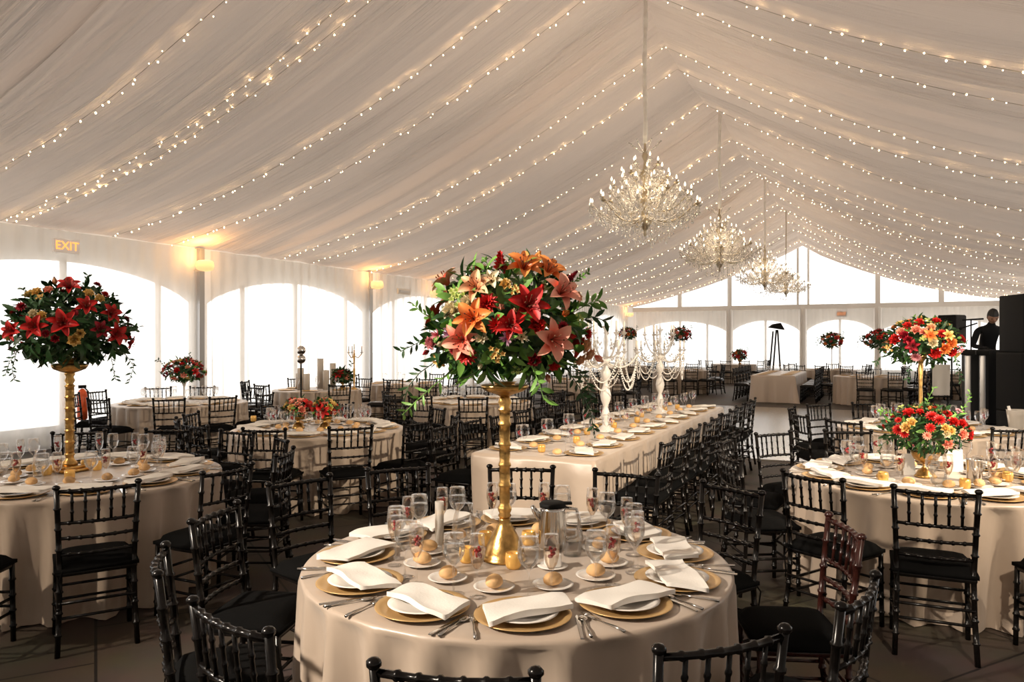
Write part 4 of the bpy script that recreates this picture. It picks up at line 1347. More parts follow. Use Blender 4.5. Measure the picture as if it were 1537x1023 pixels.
# ---------------------------------------------------------------- gold flower stands
def stand(loc, h, label, profile='fluted', group=None):
    o = empty('flower_stand', loc, 0, label, 'flower stand', group)
    if profile == 'fluted':
        b = MB(); b.lathe([(0.0, 0), (0.100, 0), (0.102, 0.008), (0.090, 0.016), (0.086, 0.035), (0.072, 0.075), (0.052, 0.115), (0.034, 0.145), (0.024, 0.165), (0.028, 0.172), (0.022, 0.18)], 28); b.obj('bell_base', M['gold'], o)
        b = MB()
        prof = [(0.022, 0.18), (0.030, 0.19), (0.024, 0.20), (0.031, 0.215), (0.031, 0.225), (0.022, 0.24)]
        z = 0.24; sh = h - 0.12
        while z < sh:
            z2 = min(z + 0.085, sh)
            prof += [(0.0225, z + 0.01), (0.025, (z + z2) / 2), (0.0235, z2 - 0.012), (0.029, z2 - 0.006), (0.029, z2)]
            z = z2 + 0.004
        prof += [(0.022, sh + 0.008), (0.031, sh + 0.03), (0.024, sh + 0.05), (0.020, sh + 0.06)]
        b.lathe(prof, 24, flute=0.05, nf=6); b.obj('shaft', M['gold'], o, auto=None)
        b = MB(); b.lathe([(0.02, sh + 0.055), (0.040, sh + 0.065), (0.080, sh + 0.078), (0.102, sh + 0.092), (0.106, sh + 0.105), (0.098, sh + 0.108), (0.06, sh + 0.1), (0.045, sh + 0.105), (0.045, sh + 0.115), (0.055, sh + 0.12), (0.0, sh + 0.12)], 30); b.obj('bowl_top', M['gold'], o)
    elif profile == 'square':
        b = MB()
        b.box((0, 0, 0.012), (0.19, 0.19, 0.024), bev=0.008); b.box((0, 0, 0.034), (0.15, 0.15, 0.022), bev=0.008); b.obj('stepped_base', M['gold'], o)
        b = MB(); b.lathe([(0.055, 0.044), (0.048, 0.07), (0.030, 0.09), (0.027, 0.11), (0.036, 0.125), (0.028, 0.14)], 24); b.obj('base_collar', M['gold'], o)
        b = MB(); prof = [(0.028, 0.14)]
        n = 6; sh = h - 0.20
        for k in range(n):
            z0 = 0.14 + (sh - 0.14) * k / n; z1 = 0.14 + (sh - 0.14) * (k + 1) / n
            prof += [(0.029, z0 + 0.008), (0.030 - 0.002 * k / n, (z0 + z1) / 2), (0.028, z1 - 0.014), (0.034, z1 - 0.008), (0.034, z1 - 0.002), (0.028, z1)]
        prof += [(0.022, sh + 0.01), (0.034, sh + 0.035), (0.024, sh + 0.06), (0.034, sh + 0.08), (0.030, sh + 0.095)]
        b.lathe(prof, 24, flute=0.06, nf=8); b.obj('shaft', M['gold'], o)
        b = MB(); b.lathe([(0.028, sh + 0.09), (0.06, sh + 0.10), (0.105, sh + 0.118), (0.120, sh + 0.14), (0.118, sh + 0.152), (0.09, sh + 0.16), (0.06, sh + 0.158), (0.06, sh + 0.175), (0.075, sh + 0.18), (0.075, sh + 0.2), (0, sh + 0.2)], 30); b.obj('bowl_top', M['gold'], o)
    elif profile == 'slim':
        b = MB(); b.lathe([(0, 0), (0.08, 0), (0.08, 0.01), (0.03, 0.03), (0.022, 0.06), (0.016, 0.12), (0.02, h * 0.5), (0.016, h * 0.55), (0.028, h - 0.12), (0.022, h - 0.1), (0.035, h - 0.06), (0.06, h - 0.02), (0.06, h), (0, h)], 16); b.obj('stem', M['gold'], o)
    elif profile == 'glass':
        b = MB(); b.lathe([(0, 0), (0.07, 0), (0.07, 0.008), (0.012, 0.02), (0.012, h - 0.12), (0.05, h - 0.02), (0.06, h), (0, h)], 14); b.obj('stem', M['frost'], o)
    elif profile == 'urn':
        b = MB(); b.lathe([(0, 0), (0.070, 0), (0.074, 0.008), (0.060, 0.022), (0.050, 0.045), (0.030, 0.060), (0.018, 0.075), (0.022, 0.085), (0.018, 0.095)], 24); b.obj('foot', M['gold'], o)
        b = MB(); b.lathe([(0.018, 0.092), (0.045, 0.105), (0.075, 0.125), (0.088, h - 0.03), (0.096, h - 0.005), (0.096, h), (0.0, h)], 28); b.obj('bowl', M['gold'], o)
    return o


# ---------------------------------------------------------------- flowers
def petal(b, ln, wd, th0, curl, az, cup=0.3, lift=0.0, r0=0.0, nu=6, nv=4, wave=0.0, tip=0.9):
    pts = []
    r, z, ang = r0, lift, th0
    prof = [(r, z, ang)]
    for i in range(nu):
        ang = th0 + curl * (i + 0.5) / nu
        r += math.sin(ang) * ln / nu; z += math.cos(ang) * ln / nu
        prof.append((r, z, ang))
    ca, sa = math.cos(az), math.sin(az)
    vs = []; gr = []
    for i, (r, z, ang) in enumerate(prof):
        t = i / nu
        w = wd * (math.sin(PI * min(1, (0.08 + t * 0.92) ** tip)) ** 0.75 if t < 1 else 0.02)
        for j in range(nv + 1):
            s = (j / nv) * 2 - 1
            q = cup * w * s * s
            rr = r - math.cos(ang) * q + wave * math.sin(5 * t + 3 * s) * w
            zz = z + math.sin(ang) * q
            x, y = rr, s * w * 0.5
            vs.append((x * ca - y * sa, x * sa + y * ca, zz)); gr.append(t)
    fs = [(i * (nv + 1) + j, (i + 1) * (nv + 1) + j, (i + 1) * (nv + 1) + j + 1, i * (nv + 1) + j + 1) for i in range(nu) for j in range(nv)]
    b.add(vs, fs, None, gr)


BL = {}


def bloom(kind, col):
    k = (kind, col)
    if k in BL: return BL[k]
    b = MB(); m = M['p_' + col]; rnd = random.Random(hash(kind) % 1000 if False else len(BL))
    kids = []
    if kind == 'lily':
        for i in range(6):
            petal(b, 0.084, 0.048 if i % 2 else 0.036, 0.50 if i % 2 else 0.62, 1.25, i * PI / 3 + 0.05, cup=0.35, r0=0.002, wave=0.05)
        s = MB()
        for i in range(6):
            a = i * PI / 3 + 0.5
            tipp = (0.020 * math.cos(a), 0.020 * math.sin(a), 0.058)
            s.tube([(0, 0, 0.0), (0.010 * math.cos(a), 0.010 * math.sin(a), 0.035), tipp], 0.0010, 4); s.ball(tipp, 0.0034, 5, 3, sc=(1, 1, 1.6))
        kids = [('stamens', s.mesh('stamens', M['anther']))]
    elif kind == 'rose':
        for ring, (n, ln, wd, th, cu, r0) in enumerate([(3, 0.030, 0.030, -0.10, 0.15, 0.006), (4, 0.036, 0.036, 0.05, 0.15, 0.009), (5, 0.040, 0.040, 0.28, 0.25, 0.011), (6, 0.044, 0.044, 0.55, 0.45, 0.012), (6, 0.044, 0.044, 0.95, 0.5, 0.010)]):
            for i in range(n):
                petal(b, ln, wd, th, cu, 2 * PI * i / n + ring * 0.7, cup=0.45, r0=r0, nu=4, nv=4, tip=0.55)
    elif kind == 'carn':
        for ring, (n, ln, th) in enumerate([(6, 0.030, 0.1), (9, 0.036, 0.45), (11, 0.040, 0.85), (12, 0.042, 1.25)]):
            for i in range(n):
                petal(b, ln, 0.017, th, 0.35, 2 * PI * i / n + ring * 0.5, cup=0.3, r0=0.004, nu=3, nv=2, wave=0.15, tip=0.7)
    elif kind == 'cluster':
        for i in range(7):
            a = i * 2.4; q = 0.006 + 0.0045 * i * 0.9
            cx, cy_, cz = q * math.cos(a), q * math.sin(a), 0.030 - 0.0022 * i
            for j in range(5):
                n0 = len(b.v); petal(b, 0.014, 0.012, 0.7, 0.6, j * 1.257, cup=0.3, nu=3, nv=2, tip=0.6)
                for q2 in range(n0, len(b.v)): b.v[q2] = (b.v[q2][0] + cx, b.v[q2][1] + cy_, b.v[q2][2] + cz)
    elif kind == 'bud':
        for i in range(5):
            petal(b, 0.055, 0.030, 0.30, -0.55, i * 1.257, cup=0.5, r0=0.004, nu=5, nv=4)
    elif kind == 'ginger':
        for ring in range(9):
            n = 5
            for i in range(n):
                n0 = len(b.v)
                petal(b, 0.030 - 0.0018 * ring, 0.022 - 0.0012 * ring, 0.75 - 0.04 * ring, 0.3, 2 * PI * i / n + ring * 0.63, cup=0.35, r0=0.010 - 0.0008 * ring, nu=3, nv=2)
                for q2 in range(n0, len(b.v)): b.v[q2] = (b.v[q2][0], b.v[q2][1], b.v[q2][2] + ring * 0.0115)
    elif kind == 'thistle':
        for i in range(26):
            petal(b, 0.042, 0.007, 0.2 + 0.9 * (i % 13) / 13, -0.2, i * 2.4, cup=0.2, r0=0.004, nu=3, nv=1)
    name = {'lily': 'lily', 'rose': 'rose', 'carn': 'carnation', 'cluster': 'blossom_cluster', 'bud': 'flower_bud', 'ginger': 'ginger_flower', 'thistle': 'protea'}[kind]
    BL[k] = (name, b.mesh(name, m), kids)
    return BL[k]


def leaf_geo(b, p, d, n, ln, wd, bend=0.3):
    """leaf from p along d with surface normal n"""
    d = d.normalized(); n = (n - d * n.dot(d))
    n = n.normalized() if n.length > 1e-5 else d.orthogonal().normalized()
    s = d.cross(n)
    vs = []
    for t, w in ((0, 0.08), (0.3, 0.85), (0.6, 1.0), (0.85, 0.5), (1.0, 0.0)):
        c = p + d * (ln * t) - n * (bend * ln * t * t)
        if w == 0: vs.append(c); continue
        vs += [c - s * (wd * w / 2) + n * wd * 0.12 * w, c, c + s * (wd * w / 2) + n * wd * 0.12 * w]
    fs = []
    for i in range(3):
        a = i * 3
        fs += [(a, a + 3, a + 4, a + 1), (a + 1, a + 4, a + 5, a + 2)]
    fs += [(9, 12, 10), (10, 12, 11)]
    b.add(vs, fs)


def sprig(b, pts, ln, wd, n, rnd, spread=0.9):
    pts = [Vector(p) for p in pts]
    b.tube(pts, [0.0022] * len(pts), 4)
    for k in range(n):
        t = (k + 1) / (n + 0.5) * (len(pts) - 1); i = min(int(t), len(pts) - 2)
        p = pts[i].lerp(pts[i + 1], t - i); d = (pts[i + 1] - pts[i]).normalized()
        o_ = d.orthogonal().normalized(); o_.rotate(Matrix.Rotation(k * 2.6 + rnd.uniform(-0.5, 0.5), 3, d))
        leaf_geo(b, p, d * 0.6 + o_ * spread, d.cross(o_), ln * rnd.uniform(0.8, 1.2), wd * rnd.uniform(0.8, 1.1), 0.25)


def arrangement(loc, rx, up, dn, label, seed, hero=None, palette=None, n=0, leaves=420, lsize=0.075, sprigs=(), bsc=1.0, group=None, bright=0, hsc=1.0):
    """loc: centre of the dome in the world; hero: (px, py, kind, colour, scale) measured on the photograph"""
    rnd = random.Random(seed)
    o = empty('flower_arrangement', (loc[0], loc[1], loc[2] - dn * 0.75), 0, label, 'flower arrangement', group)
    off = Vector((0, 0, dn * 0.75)); L_ = Vector(loc)
    def dome(d, k=1.0):
        d = d.normalized()
        rz = up if d.z > 0 else dn
        q = 1.0 / math.sqrt((d.x / rx) ** 2 + (d.y / rx) ** 2 + (d.z / rz) ** 2)
        p = d * q * k
        nrm = Vector((p.x / rx ** 2, p.y / rx ** 2, p.z / rz ** 2)).normalized()
        return p, nrm
    fb = MB(); fb2 = MB()
    core = MB(); 
    def cf(u, v):
        a = 2 * PI * u; e = -PI / 2 + PI * v
        d = Vector((math.cos(a) * math.cos(e), math.sin(a) * math.cos(e), math.sin(e)))
        p, _ = dome(d, 0.50); return p + off
    fb.grid(cf, 16, 10)
    for k in range(leaves):
        a = rnd.uniform(0, 2 * PI); z = rnd.uniform(-0.75, 1.0)
        d = Vector((math.cos(a) * math.sqrt(1 - z * z), math.sin(a) * math.sqrt(1 - z * z), z))
        p, nn = dome(d, rnd.uniform(0.55, 0.90))
        tdir = Vector((rnd.uniform(-1, 1), rnd.uniform(-1, 1), rnd.uniform(-0.7, 0.5)))
        dd = nn * rnd.uniform(0.35, 1.0) + tdir * 0.6
        br = rnd.random() < bright
        leaf_geo(fb2 if br else fb, p + off, dd, nn + tdir * 0.5, lsize * rnd.uniform(0.7, 1.35), lsize * rnd.uniform(0.28, 0.48), rnd.uniform(0.1, 0.5))
    lf = fb.obj('foliage', M['leaf'], o); lf['kind'] = 'stuff'
    if fb2.v: l2 = fb2.obj('bright_foliage', M['leaf2'], o); l2['kind'] = 'stuff'
    for sp in sprigs:
        b = MB(); sprig(b, [Vector(q) + off for q in sp[0]], sp[1], sp[2], sp[3], rnd)
        b.obj('leafy_sprig', M[sp[4]] if len(sp) > 4 else M['leaf'], o)
    def put(kind, col, p, nn, sc):
        name, me, kids = bloom(kind, col)
        q = nn.to_track_quat('Z', 'Y')
        mt = Matrix.Translation(p + off) @ q.to_matrix().to_4x4() @ Matrix.Rotation(rnd.uniform(0, 6), 4, 'Z') @ Matrix.Scale(sc, 4)
        bo_ = link(name, me, o, mtx=mt)
        for kn, km in kids: link(kn, km, bo_)
    C = Vector((0, 0, EYE))
    dirs = []
    for px, py, kind, col, sc in (hero or []):
        r_ = (W((px - 768) / FPX, 1.0) + Vector((0, 0, (511.5 - py) / FPX))).normalized()
        # ray / ellipsoid
        best = None
        for rz in (up, dn):
            A = Vector((r_.x / rx, r_.y / rx, r_.z / rz)); oc = C - L_; B = Vector((oc.x / rx, oc.y / rx, oc.z / rz))
            a_, b_, c_ = A.dot(A), 2 * A.dot(B), B.dot(B) - 1
            dsc = b_ * b_ - 4 * a_ * c_
            t = (-b_ - math.sqrt(dsc)) / (2 * a_) if dsc > 0 else -b_ / (2 * a_)
            P_ = C + r_ * t - L_
            if (P_.z >= 0) == (rz == up): best = P_
            elif best is None: best = P_
        p = best
        nrm = Vector((p.x / rx ** 2, p.y / rx ** 2, p.z / (up if p.z > 0 else dn) ** 2)).normalized()
        nrm = (nrm + (-r_) * 0.45 + Vector((0, 0, 0.12))).normalized()
        dirs.append(p.normalized())
        sc *= hsc
        put(kind, col, p - nrm * 0.02 * sc, nrm, sc)
    if palette and n:
        for k in range(n):
            # golden spiral
            z = 1 - (k + 0.5) / n * 1.45
            a = k * 2.39996 + seed
            d = Vector((math.cos(a) * math.sqrt(max(0, 1 - z * z)), math.sin(a) * math.sqrt(max(0, 1 - z * z)), z))
            if any(d.dot(q) > 0.93 for q in dirs): continue
            # heroes own the side that faces the camera
            if hero and d.dot((C - L_).normalized()) > 0.15: continue
            p, nn = dome(d, rnd.uniform(0.92, 1.0))
            kind, col = palette[rnd.randrange(len(palette))]
            put(kind, col, p - nn * 0.03 * bsc, (nn + Vector((0, 0, 0.2))).normalized(), bsc * rnd.uniform(0.8, 1.15))
    return o


def cdir(x, d, z):
    """offset in the camera frame -> world offset"""
    v = W(x, d); return Vector((v.x, v.y, z))


# centre table
sb = PX(757, 838)
stand((sb.x, sb.y, ZT), 0.775, 'tall antique gold flower stand with bell base on the centre table')
hero1 = [(751, 402, 'ginger', 'red', 0.95), (786, 399, 'lily', 'orange', 1.0), (823, 405, 'lily', 'orange', 0.95), (806, 388, 'bud', 'orange', 1.0), (853, 420, 'ginger', 'dark', 0.6), (843, 438, 'lily', 'coral', 1.05),
         (713, 430, 'lily', 'peach', 0.9), (773, 436, 'cluster', 'yellow', 0.8), (730, 452, 'carn', 'red', 0.95), (752, 461, 'bud', 'coral', 0.8), (793, 457, 'lily', 'red', 1.05), (709, 477, 'lily', 'orange', 1.0),
         (676, 465, 'rose', 'cream', 0.8), (686, 444, 'cluster', 'green', 1.2), (700, 452, 'rose', 'cream', 0.6), (653, 502, 'thistle', 'pink', 0.7), (672, 500, 'thistle', 'purple', 0.75), (661, 516, 'bud', 'cream', 0.7), (692, 510, 'lily', 'coral', 1.0),
         (698, 535, 'carn', 'red', 0.95), (659, 541, 'cluster', 'yellow', 1.0), (745, 529, 'cluster', 'yellow', 1.0), (762, 507, 'thistle', 'purple', 0.9), (783, 505, 'thistle', 'cream', 0.8), (765, 487, 'lily', 'red', 0.75),
         (830, 510, 'lily', 'coral', 1.1), (832, 549, 'rose', 'red', 0.55), (880, 518, 'rose', 'peach', 0.7), (871, 540, 'rose', 'peach', 0.6), (885, 532, 'rose', 'peach', 0.6), (884, 500, 'carn', 'red', 0.7), (897, 537, 'bud', 'coral', 0.8),
         (822, 566, 'bud', 'coral', 0.7), (737, 420, 'lily', 'cream', 0.6), (866, 444, 'rose', 'peach', 0.6), (640, 528, 'bud', 'dark', 0.6), (812, 432, 'bud', 'red', 0.7), (772, 466, 'bud', 'peach', 0.6), (868, 478, 'cluster', 'green', 0.7),
         (744, 487, 'carn', 'red', 0.75), (722, 505, 'rose', 'cream', 0.55), (806, 487, 'rose', 'red', 0.7), (848, 470, 'bud', 'orange', 0.8), (720, 549, 'bud', 'cream', 0.6), (802, 540, 'rose', 'dark', 0.6), (858, 505, 'bud', 'red', 0.7), (690, 480, 'bud', 'dark', 0.6), (758, 425, 'rose', 'yellow', 0.5), (846, 490, 'carn', 'dark', 0.6), (681, 525, 'carn', 'dark', 0.6), (775, 555, 'cluster', 'green', 0.7), (645, 515, 'rose', 'pink', 0.6)]
sp1 = [([(cdir(-0.28, -0.1, -0.02)), cdir(-0.36, -0.12, -0.03), cdir(-0.44, -0.12, -0.07)], 0.045, 0.014, 14),
       ([(cdir(-0.28, -0.05, -0.10)), cdir(-0.36, -0.1, -0.16), cdir(-0.41, -0.1, -0.22), cdir(-0.43, -0.12, -0.30)], 0.045, 0.013, 16),
       ([(cdir(-0.20, -0.15, -0.14)), cdir(-0.28, -0.2, -0.20), cdir(-0.36, -0.2, -0.27), cdir(-0.42, -0.2, -0.33)], 0.05, 0.013, 14, 'leaf2'),
       ([(cdir(0.25, -0.05, -0.12)), cdir(0.32, -0.05, -0.22), cdir(0.37, -0.05, -0.33), cdir(0.39, -0.05, -0.43)], 0.045, 0.016, 26),
       ([(cdir(0.28, 0.0, -0.12)), cdir(0.36, 0.0, -0.20), cdir(0.38, 0.0, -0.30)], 0.045, 0.016, 18),
       ([(cdir(0.10, -0.25, -0.10)), cdir(0.14, -0.3, -0.19), cdir(0.16, -0.3, -0.26)], 0.06, 0.02, 10, 'leaf2'),
       ([(cdir(-0.04, 0, 0.22)), cdir(-0.07, 0, 0.30), cdir(-0.09, 0, 0.34)], 0.02, 0.012, 14, 'leaf2'),
       ([(cdir(0.26, 0, 0.15)), cdir(0.31, 0, 0.24), cdir(0.37, 0, 0.28)], 0.022, 0.010, 16, 'leaf2'),
       ([(cdir(-0.28, -0.05, 0.05)), cdir(-0.36, -0.05, 0.10), cdir(-0.40, -0.05, 0.14)], 0.04, 0.015, 10, 'leaf2'),
       ([(cdir(0.30, -0.05, 0.05)), cdir(0.38, -0.05, 0.08), cdir(0.44, -0.05, 0.06)], 0.06, 0.02, 10),
       ([(cdir(0.30, -0.05, 0.10)), cdir(0.37, -0.05, 0.14), cdir(0.41, -0.05, 0.15)], 0.06, 0.02, 10, 'leaf2')]
arrangement((sb.x, sb.y, 1.735), 0.365, 0.36, 0.19, 'huge lush bouquet of orange lilies, red blooms and greenery on the centre gold stand', 11, hero=hero1,
            palette=[('lily', 'orange'), ('lily', 'red'), ('carn', 'red'), ('rose', 'cream'), ('lily', 'coral'), ('cluster', 'yellow')], n=46, leaves=850, lsize=0.085, sprigs=sp1, bright=0.55, hsc=1.12)
# left table
sb = PX(104, 707)
stand((sb.x, sb.y, ZT), 0.83, 'tall gold flower stand with square stepped base on the left front table', 'square')
hero2 = [(103, 429, 'lily', 'red', 1.25), (129, 459, 'lily', 'red', 1.15), (94, 484, 'lily', 'red', 1.5), (166, 470, 'lily', 'red', 1.15), (51, 490, 'lily', 'red', 1.3), (174, 501, 'lily', 'red', 1.25), (17, 496, 'lily', 'red', 1.1), (133, 439, 'rose', 'yellow', 0.9),
         (149, 447, 'rose', 'yellow', 0.9), (54, 437, 'rose', 'yellow', 0.9), (49, 470, 'rose', 'cream', 0.8), (62, 473, 'rose', 'yellow', 0.8), (111, 510, 'rose', 'yellow', 1.1), (120, 500, 'rose', 'yellow', 0.8), (82, 422, 'bud', 'peach', 1.2), (72, 434, 'rose', 'coral', 0.8),
         (150, 494, 'lily', 'dark', 1.0), (82, 508, 'rose', 'dark', 0.7), (146, 425, 'carn', 'dark', 0.8), (30, 458, 'carn', 'dark', 1.0), (67, 500, 'carn', 'dark', 0.8), (60, 446, 'cluster', 'yellow', 0.9), (175, 484, 'bud', 'orange', 0.9), (158, 440, 'carn', 'red', 0.8), (112, 468, 'carn', 'dark', 0.7)]
sp2 = [([cdir(0.08, 0, 0.24), cdir(0.12, 0, 0.34), cdir(0.13, 0, 0.44)], 0.04, 0.018, 12), ([cdir(-0.22, 0, 0.2), cdir(-0.30, 0, 0.28), cdir(-0.35, 0, 0.34)], 0.04, 0.018, 12),
       ([cdir(0.34, 0, -0.1), cdir(0.42, 0, -0.16), cdir(0.47, 0, -0.24), cdir(0.43, 0, -0.36)], 0.04, 0.014, 16), ([cdir(-0.36, 0, -0.1), cdir(-0.44, 0, -0.2), cdir(-0.47, 0, -0.3)], 0.04, 0.014, 16),
       ([cdir(0.30, 0, -0.14), cdir(0.37, -0.1, -0.24), cdir(0.39, -0.1, -0.33)], 0.035, 0.014, 14), ([cdir(-0.26, -0.2, -0.14), cdir(-0.29, -0.2, -0.25), cdir(-0.27, -0.2, -0.33)], 0.035, 0.014, 12),
       ([cdir(0.40, 0, 0.0), cdir(0.47, 0, 0.03), cdir(0.50, 0, 0.05)], 0.05, 0.02, 8), ([cdir(0.25, 0, 0.2), cdir(0.30, 0, 0.26), cdir(0.33, 0, 0.28)], 0.04, 0.02, 8)]
arrangement((sb.x, sb.y, 1.76), 0.44, 0.40, 0.22, 'wide dark bouquet of red lilies and pale yellow roses on the left gold stand', 12, hero=hero2,
            palette=[('lily', 'red'), ('rose', 'yellow'), ('carn', 'dark')], n=40, leaves=1100, lsize=0.085, sprigs=sp2, hsc=0.92)
# right tables
sb = W(T3[0] - 0.02, T3[1])
stand((sb.x, sb.y, ZT), 0.18, 'low gold footed urn holding flowers on the right front table', 'urn')
hero3 = [(1363, 618, 'rose', 'red', 0.9), (1398, 622, 'carn', 'red', 1.0), (1410, 628, 'carn', 'red', 1.0), (1422, 619, 'carn', 'red', 0.8), (1396, 641, 'carn', 'red', 0.8), (1359, 641, 'rose', 'yellow', 0.85), (1367, 633, 'rose', 'yellow', 0.8),
         (1346, 644, 'carn', 'red', 0.9), (1356, 650, 'carn', 'red', 0.8), (1419, 642, 'rose', 'yellow', 0.7), (1427, 646, 'rose', 'yellow', 0.7), (1421, 651, 'rose', 'cream', 0.6), (1431, 632, 'rose', 'red', 0.8), (1444, 635, 'rose', 'red', 0.7), (1391, 654, 'carn', 'coral', 0.7),
         (1446, 652, 'rose', 'coral', 0.8), (1423, 667, 'rose', 'coral', 0.8), (1353, 612, 'cluster', 'green', 1.0), (1438, 617, 'cluster', 'pink', 0.9), (1380, 617, 'rose', 'red', 0.6), (1347, 629, 'carn', 'red', 0.6), (1395, 613, 'bud', 'orange', 0.7)]
sp3 = [([cdir(0.24, 0, 0.12), cdir(0.30, 0, 0.2), cdir(0.31, 0, 0.27)], 0.025, 0.012, 12, 'leaf2'), ([cdir(0.0, 0, 0.16), cdir(0.03, 0, 0.24), cdir(0.06, 0, 0.3)], 0.03, 0.012, 8, 'leaf2'), ([cdir(-0.22, 0, 0.1), cdir(-0.3, 0, 0.14), cdir(-0.33, 0, 0.12)], 0.03, 0.014, 10, 'leaf2'),
       ([cdir(-0.22, 0, -0.05), cdir(-0.3, 0, -0.1), cdir(-0.33, 0, -0.16)], 0.035, 0.014, 10)]
arrangement((sb.x, sb.y, 1.09), 0.30, 0.17, 0.17, 'low round bouquet of red and yellow roses in the gold urn at the right', 13, hero=hero3, palette=[('rose', 'red'), ('rose', 'yellow'), ('lily', 'red')], n=34, leaves=560, lsize=0.06, sprigs=sp3, bright=0.12)
sb = W(T4[0] - 0.08, T4[1])
stand((sb.x, sb.y, ZT), 0.80, 'tall slim gold vase stand on the right rear table', 'slim')
hero4 = [(1379, 483, 'rose', 'red', 1.3), (1397, 490, 'rose', 'peach', 1.2), (1374, 494, 'rose', 'coral', 1.3), (1361, 488, 'rose', 'red', 1.2), (1414, 499, 'carn', 'red', 1.3), (1396, 503, 'lily', 'orange', 1.2), (1400, 514, 'rose', 'cream', 1.3), (1369, 519, 'lily', 'dark', 1.15),
         (1404, 530, 'rose', 'red', 1.5), (1419, 523, 'rose', 'orange', 1.5), (1428, 514, 'rose', 'orange', 1.5), (1374, 537, 'carn', 'pink', 1.5), (1342, 509, 'rose', 'red', 1.5), (1334, 521, 'cluster', 'yellow', 1.6), (1440, 524, 'cluster', 'pink', 1.6), (1429, 529, 'rose', 'red', 1.2),
         (1405, 481, 'rose', 'red', 1.2), (1391, 481, 'cluster', 'green', 1.4), (1356, 503, 'rose', 'dark', 1.3), (1384, 508, 'cluster', 'green', 1.2), (1423, 503, 'lily', 'yellow', 1.0), (1351, 497, 'rose', 'coral', 1.2), (1362, 510, 'rose', 'dark', 1.2), (1386, 497, 'rose', 'coral', 1.1)]
sp4 = [([cdir(0.34, 0, -0.1), cdir(0.4, 0, -0.2), cdir(0.42, 0, -0.32), cdir(0.45, 0, -0.4)], 0.05, 0.02, 18), ([cdir(-0.34, 0, -0.08), cdir(-0.45, 0, -0.14), cdir(-0.5, 0, -0.2)], 0.05, 0.02, 12), ([cdir(0.38, 0, 0.0), cdir(0.46, 0, 0.03), cdir(0.5, 0, 0.03)], 0.04, 0.015, 10, 'leaf2'),
       ([cdir(-0.2, -0.2, -0.15), cdir(-0.26, -0.25, -0.28), cdir(-0.28, -0.25, -0.38)], 0.05, 0.02, 12)]
arrangement((sb.x, sb.y, 1.67), 0.42, 0.32, 0.22, 'big bright bouquet of orange, red and peach roses on the slim gold vase', 14, hero=hero4, palette=[('rose', 'red'), ('rose', 'orange'), ('rose', 'yellow')], n=40, leaves=520, lsize=0.09, sprigs=sp4, bright=0.15, hsc=0.92)
# left mid tables
for k, (px, lb) in enumerate([(447, 'left of the two low red bouquets on the table left of centre'), (487, 'right of the two low red bouquets on the table left of centre')]):
    X = (px - 768) * 8.3 / FPX; sb = W(X, 8.3)
    stand((sb.x, sb.y, ZT), 0.13, 'low gold footed bowl under the ' + ('left' if k == 0 else 'right') + ' small red bouquet', 'urn')
    arrangement((sb.x, sb.y, 0.96), 0.155, 0.13, 0.08, lb, 20 + k, palette=[('lily', 'red'), ('rose', 'orange'), ('rose', 'yellow'), ('carn', 'red'), ('rose', 'coral')], n=24, leaves=220, lsize=0.06, bright=0.2)
sb = W(-5.10, 11.8)
stand((sb.x, sb.y, ZT), 0.36, 'clear glass vase stand on the left window table', 'glass')
arrangement((sb.x, sb.y, 1.22), 0.33, 0.22, 0.12, 'round dark red bouquet with orange roses on the left window table', 23, palette=[('lily', 'red'), ('rose', 'coral'), ('carn', 'dark'), ('rose', 'yellow'), ('rose', 'red'), ('lily', 'coral')], n=42, leaves=420, lsize=0.08, bright=0.1,
            sprigs=[([cdir(-0.25, 0, 0.1), cdir(-0.36, 0, 0.16), cdir(-0.42, 0, 0.2)], 0.05, 0.02, 8), ([cdir(0.1, 0, 0.2), cdir(0.08, 0, 0.3)], 0.05, 0.02, 6)])
# far centrepieces
far = [(1020, 503, 25.0, 0.36, 'tall', 'distant tall red bouquet above the white candelabras, before the arched gable window'), (942, 501, 29.0, 0.33, 'tall', 'distant tall red bouquet in the far left corner'),
       (1110, 533, 31.0, 0.30, 'low', 'distant low red bouquet on the farthest table by the gable wall'), (1248, 512, 25.0, 0.37, 'tall', 'distant tall bouquet on a slim stem before the gable doorway'),
       (1318, 511, 20.6, 0.40, 'tall', 'dark red tall bouquet just left of the big bright right bouquet'), (514, 565, 15.2, 0.16, 'low', 'small red and green flower pot on the candle table')]
for k, (px, py, D, r, tp, lb) in enumerate(far):
    X = (px - 768) * D / FPX; sb = W(X, D); z = EYE + (511.5 - py) * D / FPX
    base = ZT
    h = (z - r * 0.45) - base
    stand((sb.x, sb.y, base), max(0.1, h), 'slender stem under the ' + lb.split(' before')[0].split(' above')[0].split(' in the')[0].split(' just')[0].split(' on ')[0] + (' in the far corner' if k == 1 else ' number %d' % (k + 1) if False else ''), 'glass' if tp == 'tall' else 'urn')
    arrangement((sb.x, sb.y, z), r, r * 0.75, r * 0.5, lb, 30 + k, palette=[('lily', 'red'), ('rose', 'coral'), ('carn', 'dark'), ('rose', 'orange')], n=26, leaves=260, lsize=0.12, bsc=1.5,
                sprigs=[([cdir(-r * 0.8, 0, 0.05), cdir(-r * 1.3, 0, 0.1), cdir(-r * 1.4, 0, -0.2)], 0.07, 0.03, 8), ([cdir(r * 0.8, 0, 0.05), cdir(r * 1.1, 0, 0.3)], 0.07, 0.03, 7)])
stand_tables = [(942, 29.0)]

